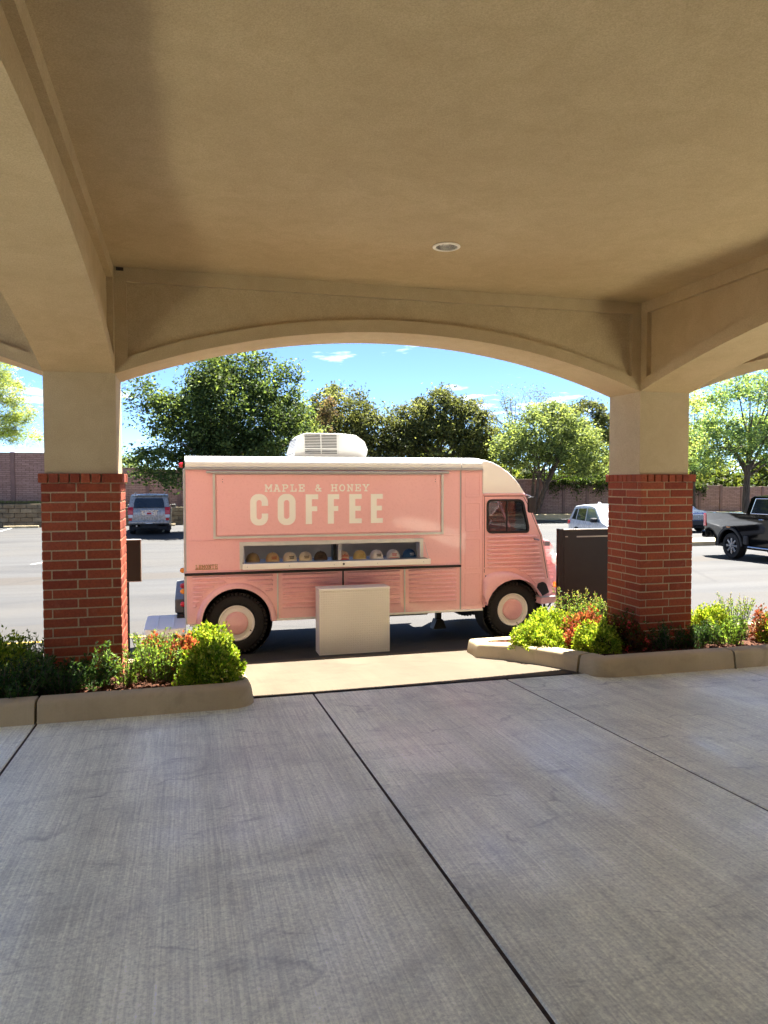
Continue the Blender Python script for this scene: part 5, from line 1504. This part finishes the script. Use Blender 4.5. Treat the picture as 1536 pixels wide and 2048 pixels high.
def tree(label, base, blobs, cols, nleaf, lsize, trunk_r=.2, fork=1.8, clump=.55, dens=1.0, group=None, aspect=.5, name='tree', limbs=14, multi=1, hue=.25, bare=0, gap=.0):
    """blobs: ellipsoids (cx, cy, cz, rx, ry, rz) in world metres that together make the crown's outline"""
    b = Vector(base)
    e = empty(name, b, 0, label, 'tree', group)
    vol = np.array([q[3] * q[4] * q[5] for q in blobs]); vol = vol ** .75; vol /= vol.sum()
    C, S_ = [], []
    ncl = max(20, int(nleaf / 70))
    for q, f in zip(blobs, vol):
        k = max(3, int(ncl * f))
        u = rng.normal(size=(k, 3)); u /= np.linalg.norm(u, axis=1, keepdims=True)
        rad = rng.uniform(.25, 1.0, (k, 1)) ** .45
        pos = np.array(q[:3]) + u * rad * np.array(q[3:6])
        C.append(pos); S_.append(rng.uniform(.55, 1.35, k) * clump)
    C = np.concatenate(C); S_ = np.concatenate(S_)
    keep = rng.random(len(C)) > gap; C, S_ = C[keep], S_[keep]
    per = rng.integers(35, 105, len(C)); per = (per * nleaf / per.sum()).astype(int) + 1
    P = np.repeat(C, per, axis=0); sc = np.repeat(S_, per)
    g_ = rng.normal(size=P.shape); g_ *= (np.array([.62, .62, .42]) * sc[:, None])
    P = P + g_
    tone = np.repeat(np.clip(rng.normal(1, hue, len(C)), .6, 1.4), per)
    tint = np.repeat(rng.integers(0, len(cols), len(C)), per)
    base_c = np.array([c[:3] for c in cols]) * 1.9
    pick = np.where(rng.random(len(P)) < .65, tint, rng.integers(0, len(cols), len(P)))
    col = np.clip(base_c[pick] * (tone * (1 + rng.normal(size=len(P)) * .12))[:, None], .003, 1)
    lum = col @ np.array([.3, .59, .11]); col = col * .78 + lum[:, None] * .22 * np.array([1.04, 1.0, .9])
    size = rng.uniform(.65, 1.35, len(P)) * lsize
    leaves_mesh('crown', P - np.array(b), size, col, 'leaf', aspect, None, None, e)
    # trunk and limbs
    m = MB(); cc = C.mean(axis=0)
    for k in range(multi):
        an = 6.28 * k / max(1, multi) + .5
        sp = .12 * (multi > 1)
        p0 = Vector((sp * math.cos(an), sp * math.sin(an), -.15))
        top = Vector((cc[0] - b.x, cc[1] - b.y, cc[2] - b.z)) + (Vector((math.cos(an), math.sin(an), 0)) * 1.3 if multi > 1 else Vector((0, 0, .6)))
        fk = p0.lerp(top, min(.8, fork / max(.5, top.z)))
        fk += Vector((random.uniform(-.12, .12), random.uniform(-.12, .12), 0))
        tr = trunk_r * (1 if multi == 1 else .62)
        m.tube([p0, p0.lerp(fk, .12) + Vector((0, 0, .05)), p0.lerp(fk, .55) + Vector((random.uniform(-.06, .06), random.uniform(-.06, .06), 0)), fk, fk.lerp(top, .6), top], [tr * 1.35, tr * 1.05, tr * .9, tr * .78, tr * .42, tr * .12], 10)
        for i in rng.choice(len(C), min(len(C), limbs // multi), replace=False):
            q = Vector(C[i]) - b
            st = fk.lerp(top, random.uniform(0, .55))
            md = st.lerp(q, .5) + Vector((0, 0, random.uniform(-.1, .35)))
            m.tube([st, st.lerp(md, .5) + Vector((random.uniform(-.1, .1), random.uniform(-.1, .1), .05)), md, q], [tr * .4, tr * .3, tr * .2, tr * .05], 6, False)
            if bare:
                for _ in range(bare):
                    z_ = md.lerp(q, random.random()); m.tube([z_, z_ + Vector((random.uniform(-.9, .9), random.uniform(-.6, .6), random.uniform(.1, 1.0)))], [tr * .1, tr * .02], 4, False)
    m.build('trunk', 'bark', e, 60, weld=False, fix=False)
    return e

G_DARK = [srgb(44, 60, 26), srgb(58, 78, 32), srgb(84, 102, 42), srgb(48, 66, 30)]
G_OAK = [srgb(58, 66, 32), srgb(74, 82, 42), srgb(92, 98, 50), srgb(50, 56, 30)]
G_LIGHT = [srgb(78, 94, 46), srgb(98, 114, 56), srgb(118, 132, 64), srgb(64, 80, 42)]
G_YEL = [srgb(102, 118, 42), srgb(122, 134, 50), srgb(86, 106, 40), srgb(134, 140, 62)]
GR = 'trees behind the parking lot'
tree('big dark green tree spreading over the silver off-roader', (2.0, 40.5, -.8),
     [(2.4, 39.5, 5.4, 2.9, 2.6, 2.6), (.6, 39.5, 4.6, 2.2, 2.2, 2.0), (4.4, 39.5, 4.8, 2.0, 2.2, 2.5), (1.6, 39.5, 7.2, 1.4, 1.4, 1.5), (3.4, 39.5, 7.3, 1.2, 1.2, 1.5), (-1.0, 39.0, 2.6, 1.9, 1.6, 1.1), (-2.0, 39.0, 6.2, .7, .7, 1.0), (-1.3, 39.0, 5.2, .9, .9, 1.0), (4.9, 39.5, 7.6, .35, .4, .9), (5.5, 39.4, 7.3, .3, .3, .9), (2.6, 39.5, 3.0, 3.0, 2.2, 1.5)],
     G_DARK, 44000, .19, .26, 2.0, .55, group=GR, limbs=22)
tree('yellow-green tree right of the big dark tree, behind the rooftop unit', (6.6, 45.0, -.6), [(6.5, 45, 4.2, 1.6, 1.4, 2.4), (7.6, 45, 3.2, 1.3, 1.2, 1.6), (6.0, 45, 5.8, .9, .8, 1.1)], G_YEL + G_LIGHT, 9000, .17, .12, 1.6, .45, group=GR)
tree('small reddish-brown tree between the green crowns', (9.6, 49.5, -.2), [(9.4, 49.5, 6.6, .55, .5, .9), (9.2, 49.5, 5.6, .7, .5, .7)], [srgb(86, 66, 50), srgb(78, 66, 46), srgb(76, 74, 44)], 1500, .16, .07, 2.4, .35, group=GR, limbs=6)
tree('olive oak directly behind the rooftop unit', (11.2, 53.5, .3), [(11.2, 53.5, 6.6, 2.5, 2.2, 2.2), (9.6, 53.5, 5.2, 1.9, 1.8, 2.2), (13.2, 53.5, 5.4, 2.0, 1.8, 2.3), (11.4, 53.5, 3.6, 3.2, 2, 2.2)], G_OAK, 26000, .23, .22, 2.0, .6, group=GR)
tree('broad olive oak in the middle behind the truck roof', (18.6, 53.5, .3), [(18.8, 53.5, 6.9, 2.1, 2.0, 1.9), (16.6, 53.5, 5.8, 1.9, 1.8, 2.0), (21.0, 53.5, 5.9, 1.9, 1.8, 2.0), (18.6, 53.5, 4.0, 4.3, 2.4, 2.6), (22.4, 53.5, 4.4, 1.3, 1.4, 2.0), (15.0, 53.5, 4.2, 1.6, 1.6, 2.4)], G_OAK, 40000, .23, .25, 2.0, .55, group=GR, limbs=18)
tree('light green tree with several stems right of the truck cab', (23.3, 46.9, -.5), [(23.4, 45.8, 5.0, 2.8, 2.2, 2.0), (21.6, 45.8, 3.9, 1.9, 1.6, 1.5), (25.6, 45.8, 4.2, 2.0, 1.8, 1.9), (24.2, 45.8, 6.3, 1.3, 1.2, 1.1), (26.9, 45.8, 3.2, 1.3, 1.2, 1.4), (20.6, 45.8, 3.4, .9, .9, .8)], G_LIGHT, 26000, .18, .22, 1.7, .5, group=GR, limbs=24, multi=4)
tree('thin half-bare tree above the light green tree', (25.6, 56.0, .3), [(26.6, 56, 8.0, 2.6, 1.5, 1.6), (23.0, 56, 7.4, 2.2, 1.4, 1.2), (28.8, 56, 7.2, 1.6, 1.2, 1.4)], [srgb(78, 88, 60), srgb(70, 82, 50), srgb(92, 98, 72)], 2600, .13, .12, 3.0, .6, group=GR, limbs=40, bare=5)
tree('grey-green oak seen beside the stucco of the right pier', (31.5, 54.0, .3), [(31.0, 54, 6.4, 2.2, 1.8, 2.0), (33.6, 54, 5.2, 2.4, 1.8, 2.2), (29.4, 54, 4.4, 1.8, 1.6, 2.0)], G_OAK, 16000, .23, .2, 2.0, .5, group=GR)
tree('green tree with a bare trunk behind the black pickup', (32.6, 37.5, -.8), [(32.2, 37.2, 5.6, 3.0, 2.4, 2.4), (30.2, 37.2, 3.9, 2.0, 1.8, 1.5), (34.8, 37.2, 4.8, 2.4, 2.0, 2.4), (31.6, 37.2, 7.6, 1.0, 1.0, 1.2), (33.6, 37.2, 7.8, 1.3, 1.2, 1.3), (29.0, 37.2, 3.0, 1.0, 1.0, .8)], [srgb(58, 84, 42), srgb(80, 108, 56), srgb(104, 130, 70), srgb(134, 152, 66)], 20000, .16, .24, 2.6, .5, group=GR, limbs=20)
tree('bright yellow-green tree just right of the right pier', (34.0, 44.0, -.6), [(33.4, 44, 6.0, 2.2, 1.8, 2.4), (31.6, 44, 4.6, 1.8, 1.5, 2.2), (36.4, 44, 4.4, 2.0, 1.6, 2.4), (33.6, 44, 3.0, 2.6, 1.8, 1.6)], G_YEL, 14000, .16, .18, 1.8, .45, group=GR)
tree('pine with yellow-green tufts left of the left pier', (-15.6, 55.0, .3), [(-12.0, 55, 7.8, 1.6, 1.4, 1.1), (-10.9, 55, 6.4, 1.2, 1.2, .7), (-11.9, 55, 9.3, 1.0, .8, .8), (-12.6, 55, 5.4, 1.8, 1.4, .7), (-10.6, 55, 4.9, 1.1, 1.0, .5), (-14.2, 55, 8.6, 2.0, 1.4, 1.5)], G_YEL, 20000, .26, .2, 2.5, .5, group=GR, aspect=.16, limbs=26, gap=.12)
for lab, x, y, h, cs_ in (('far green tree top over the left wall beside the big tree', -4.4, 62, 4.0, G_LIGHT), ('far olive tree behind the yellow-green tree on the right', 42, 58, 7.6, G_OAK)):
    tree(lab, (x, y, .3), [(x, y, h - 1.6, 2.0, 1.8, 1.5), (x + 1.4, y, h - 2.4, 1.6, 1.4, 1.3)], cs_, 5000, .2, .16, 1.5, .5, group=GR, limbs=8)

N = 26000
x = rng.uniform(3, 62, N); hgt = 3.4 + 1.2 * np.sin(x * .35) + .6 * np.sin(x * 1.3 + 1) + .4 * np.sin(x * 3.1)
P = np.stack([x, 60 + rng.normal(size=N) * 1.2, .3 + hgt * rng.random(N) ** .8], axis=1)
fw = leaves_mesh('far_wood', P, rng.uniform(.3, .6, N), mixcol(G_OAK + G_LIGHT, N, .25), 'leaf', .6)
tag(fw, 'distant mass of green undergrowth behind the masonry wall', 'wood', kind='stuff')
# ivy hanging over the masonry wall on the right
N = 9000
x = rng.uniform(24.2, 37.5, N); drop = np.abs(rng.normal(size=N)) * (.35 + .3 * np.sin(x * 1.7) ** 2) * np.where(x > 30, 1.0, .9)
top = np.array([interp(WT, q) for q in x])
P = np.stack([x, 47.38 - np.abs(rng.normal(size=N)) * .10, top + .12 - drop], axis=1)
back = rng.random(N) < .35; P[back, 1] += .45; P[back, 2] = top[back] + np.abs(rng.normal(size=back.sum())) * .22
iv = leaves_mesh('ivy', P, rng.uniform(.07, .15, N), mixcol([srgb(60, 80, 34), srgb(84, 104, 44), srgb(50, 64, 30)], N), 'leaf', .8)
tag(iv, 'ivy hanging over the top of the masonry wall on the right', 'ivy', kind='stuff')
N = 7000
x = rng.uniform(-15, 12, N); y = rng.uniform(46.5, 47.4, N)
P = np.stack([x, y, np.array([interp(RT, q) for q in x]) + rng.uniform(-.03, .07, N)], axis=1)
gs = leaves_mesh('grass', P, rng.uniform(.06, .16, N), mixcol([srgb(120, 132, 66), srgb(150, 150, 90), srgb(98, 116, 52)], N), 'leaf', .12, None, np.tile([0, 0, 1.0], (N, 1)))
tag(gs, 'strip of dry grass on top of the block retaining wall', 'grass', kind='stuff')

# ------------------------------------------------------------------ planter plants
LIME = [srgb(142, 164, 46), srgb(164, 180, 62), srgb(116, 144, 40), srgb(176, 184, 78), srgb(96, 122, 40)]
SALV = [srgb(96, 128, 50), srgb(120, 150, 62), srgb(78, 108, 42), srgb(140, 162, 74)]
SALV_SHADE = [srgb(58, 84, 40), srgb(74, 102, 50), srgb(48, 70, 36)]  # the same perennial green, with the canopy's shade put into the colour
REDP = [srgb(164, 82, 62), srgb(178, 102, 76), srgb(138, 62, 50), srgb(126, 92, 56), srgb(104, 106, 54)]
BEG = [srgb(86, 52, 34), srgb(96, 76, 40), srgb(70, 84, 40), srgb(110, 60, 40)]
def zm(y): return gz(y) + .085
def dome(label, x, y, rx, ry, h, cols, n, ls, name='shrub', cat='shrub', aspect=.62, grp=None, flowers=None, lumpy=.26):
    e = empty(name, (x, y, zm(y)), 0, label, cat, grp)
    n = int(n * 1.9); ls = ls * .74
    u = rng.normal(size=(n, 3)); u[:, 2] = np.abs(u[:, 2]); u /= np.linalg.norm(u, axis=1, keepdims=True)
    az = np.arctan2(u[:, 1], u[:, 0])
    ph = rng.uniform(0, 6.28, 3)
    lump = 1 + lumpy * (np.sin(az * 3 + ph[0]) * .4 + np.sin(az * 7 + u[:, 2] * 6 + ph[1]) * .4 + np.sin(u[:, 2] * 11 + az * 4 + ph[2]) * .35)
    r = rng.uniform(.45, 1.0, n) ** .4 * lump + np.abs(rng.normal(size=n)) * .05
    P = u * r[:, None] * np.array([rx, ry, h]); P[:, 2] += .02
    d = u * np.array([1, 1, .9]) + np.array([0, 0, .35])
    col = mixcol(cols, n, .13)
    leaves_mesh('foliage', P, rng.uniform(.7, 1.35, n) * ls, col, 'plant_leaf', aspect, None, d, e, .55)
    m = MB()
    for k in range(9):
        a = 6.28 * k / 9 + random.uniform(-.2, .2); q = random.uniform(.4, .8)
        m.tube([(0, 0, -.03), (rx * .25 * math.cos(a), ry * .25 * math.sin(a), h * .35), (rx * q * math.cos(a), ry * q * math.sin(a), h * .75)], [.007, .005, .003], 5, False)
    m.build('stem', 'bark', e, weld=False, fix=False)
    if flowers:
        fc, nf, fs = flowers
        u = rng.normal(size=(nf, 3)); u[:, 2] = np.abs(u[:, 2]) * .8 + .2; u /= np.linalg.norm(u, axis=1, keepdims=True)
        ctr = u * np.array([rx, ry, h]) * 1.05
        P = np.repeat(ctr, 14, axis=0) + rng.normal(size=(nf * 14, 3)) * fs * .55
        leaves_mesh('blossom', P, rng.uniform(.7, 1.2, nf * 14) * fs, mixcol(fc, nf * 14, .12), 'plant_leaf', .8, None, None, e)
    return e
def spikes(label, x, y, r, h, ns, cols, ls=.035, name='perennial', cat='plant', grp=None, tips=None, lean=.25, dense=34):
    e = empty(name, (x, y, zm(y)), 0, label, cat, grp)
    Ps, Ds = [], []; tipP = []
    m = MB()
    for k in range(ns):
        a, q = random.uniform(0, 6.28), r * math.sqrt(random.random())
        bx, by = q * math.cos(a) * .55, q * math.sin(a) * .55
        hh = h * random.uniform(.6, 1.08)
        tx, ty = q * math.cos(a) * (1 + lean) + random.uniform(-.03, .03), q * math.sin(a) * (1 + lean) + random.uniform(-.03, .03)
        pts = [Vector((bx, by, -.02)), Vector((bx * .6 + tx * .4, by * .6 + ty * .4, hh * .5)), Vector((tx, ty, hh))]
        m.tube(pts, [.0045, .0035, .0015], 4, False)
        nl = int(dense * hh / h)
        tt = rng.uniform(.12, 1.0, nl)
        for q_ in tt:
            p = pts[0].lerp(pts[1], q_ * 2) if q_ < .5 else pts[1].lerp(pts[2], q_ * 2 - 1)
            an = random.uniform(0, 6.28); sp = ls * random.uniform(.3, .6)
            Ps.append((p.x + math.cos(an) * sp, p.y + math.sin(an) * sp, p.z)); Ds.append((math.cos(an), math.sin(an), .75))
        if tips:
            for q_ in range(8): tipP.append((tx + random.uniform(-.006, .006), ty + random.uniform(-.006, .006), hh - .07 + .012 * q_))
    n = len(Ps)
    leaves_mesh('foliage', np.array(Ps), rng.uniform(.65, 1.3, n) * ls, mixcol(cols, n, .15), 'plant_leaf', .3, None, np.array(Ds), e, .3)
    m.build('stem', 'bark', e, weld=False, fix=False)
    if tips:
        sh_ = leaves_mesh('seed_head', np.array(tipP), np.full(len(tipP), .016), mixcol([tips], len(tipP), .15), 'plant_leaf', .6, None, None, e)
        sh_['kind'] = 'stuff'
    return e
GP = 'plants in the planter beds'
# left bed
dome('lime shrub at the far left edge of the left bed', -1.52, 6.62, .30, .28, .37, LIME, 3200, .042, grp=GP)
dome('small orange-red shrub low at the far left edge', -1.62, 6.35, .2, .2, .22, REDP, 900, .045, grp=GP)
spikes('upright green plant left of the shaded pier', -1.27, 6.80, .15, .42, 34, SALV, grp=GP)
spikes('second upright green plant touching the left side of the shaded pier', -1.24, 6.42, .12, .30, 26, SALV, grp=GP)
for i, (x, y, h, lab) in enumerate(((-1.36, 6.05, .27, 'shade-toned leafy plant at the left edge of the photo near the kerb'), (-1.12, 6.10, .29, 'shade-toned leafy plant before the left corner of the shaded pier'), (-.92, 6.02, .22, 'shade-toned leafy plant before the middle of the shaded pier, left one'), (-.74, 6.22, .25, 'shade-toned leafy plant before the middle of the shaded pier, right one'), (-1.20, 5.90, .20, 'low shade-toned plant spilling towards the left kerb joint'), (-.98, 6.38, .26, 'shade-toned plant tucked against the foot of the shaded pier'))):
    spikes(lab, x, y, .19, h, 34, SALV_SHADE, .04, grp=GP)
spikes('single upright sprig before the right corner of the shaded pier', -.64, 6.33, .07, .36, 12, SALV_SHADE + SALV, grp=GP)
spikes('bright low sprig at the right corner of the shaded pier', -.47, 6.26, .13, .29, 22, SALV, grp=GP, lean=.5)
spikes('tall bright green plant right of the shaded pier, nearest it', -.30, 6.52, .17, .40, 44, SALV + LIME[:1], .032, grp=GP)
spikes('tall bright green plant right of the shaded pier, middle one', -.08, 6.55, .17, .38, 44, SALV + LIME[:1], .032, grp=GP)
spikes('tall bright green plant right of the shaded pier, beside the orange shrub', -.20, 6.32, .16, .36, 40, SALV, .032, grp=GP)
spikes('green plant before the cooler', .12, 7.0, .18, .30, 40, SALV, .032, grp=GP)
dome('orange-red shrub behind the tall green plants near the cooler', -.30, 6.85, .16, .16, .30, REDP, 800, .045, grp=GP)
dome('orange-red shrub left of the big lime shrub', -.02, 6.40, .17, .17, .32, REDP, 1000, .045, grp=GP)
dome('big round lime shrub at the right end of the left bed', .19, 6.02, .245, .22, .30, LIME + [srgb(120, 160, 30)], 3600, .040, grp=GP)
dome('lime shrub behind the big round one, next to the truck wheel', .17, 6.60, .25, .26, .36, LIME, 3000, .040, grp=GP)
# right bed
dome('lime shrub at the left end of the right bed', 3.40, 6.68, .27, .26, .24, LIME, 3000, .038, grp=GP)
dome('lime shrub behind the left end of the right bed', 3.66, 7.05, .30, .24, .36, LIME, 2800, .038, grp=GP)
dome('lime shrub at the front of the right bed', 3.84, 6.33, .26, .22, .25, LIME, 3000, .038, grp=GP)
dome('orange-red shrub between the lime shrubs of the right bed', 4.00, 6.85, .26, .18, .32, REDP, 1400, .045, grp=GP)
dome('small red shrub low between two lime shrubs', 3.66, 6.50, .1, .1, .22, REDP[:3], 350, .04, grp=GP)
spikes('tall pale plant with seed heads before the brown enclosure', 4.25, 7.50, .24, .58, 46, SALV, .034, grp=GP, tips=srgb(176, 160, 100))
spikes('second tall plant with seed heads, nearer the pier', 4.55, 7.50, .2, .54, 34, SALV, .034, grp=GP, tips=srgb(176, 160, 100))
spikes('yellow-green upright plant left of the right pier', 4.18, 7.05, .2, .42, 40, SALV + LIME[:1], .034, grp=GP)
spikes('shade-toned upright plant against the left face of the right pier', 4.36, 6.80, .13, .36, 28, SALV_SHADE, .034, grp=GP)
dome('dark-leaved plant with pink blossoms before the right pier', 4.12, 6.28, .18, .16, .27, BEG, 900, .045, 'flowering_plant', 'plant', grp=GP, flowers=([srgb(214, 70, 84), srgb(226, 96, 104)], 12, .022))
dome('second dark-leaved plant with pink blossoms, further left', 3.98, 6.50, .13, .12, .26, BEG, 500, .045, 'flowering_plant', 'plant', grp=GP, flowers=([srgb(214, 70, 84)], 6, .022))
spikes('shade-toned plant before the left half of the right pier', 4.50, 6.22, .16, .26, 30, SALV_SHADE, .036, grp=GP)
spikes('shade-toned plant before the right half of the right pier', 4.78, 6.20, .16, .23, 28, SALV_SHADE, .036, grp=GP)
spikes('shade-toned plant at the right corner of the right pier', 5.02, 6.30, .14, .25, 26, SALV_SHADE, .036, grp=GP)
dome('yellow-lime shrub right of the right pier', 5.42, 6.75, .28, .2, .32, LIME, 2600, .038, grp=GP)
spikes('upright green plant right of the right pier, in front', 5.20, 6.20, .17, .28, 34, SALV, .034, grp=GP)
spikes('upright green plant right of the right pier with thin stalks', 5.62, 6.60, .2, .44, 36, SALV + LIME[:1], .034, grp=GP, tips=srgb(150, 140, 90))
dome('lime shrub at the right edge of the photo', 5.78, 6.20, .2, .17, .27, LIME, 1800, .038, grp=GP)
dome('small orange blossom plant near the right edge of the photo', 5.62, 6.25, .09, .09, .34, REDP, 260, .04, 'flowering_plant', 'plant', grp=GP)
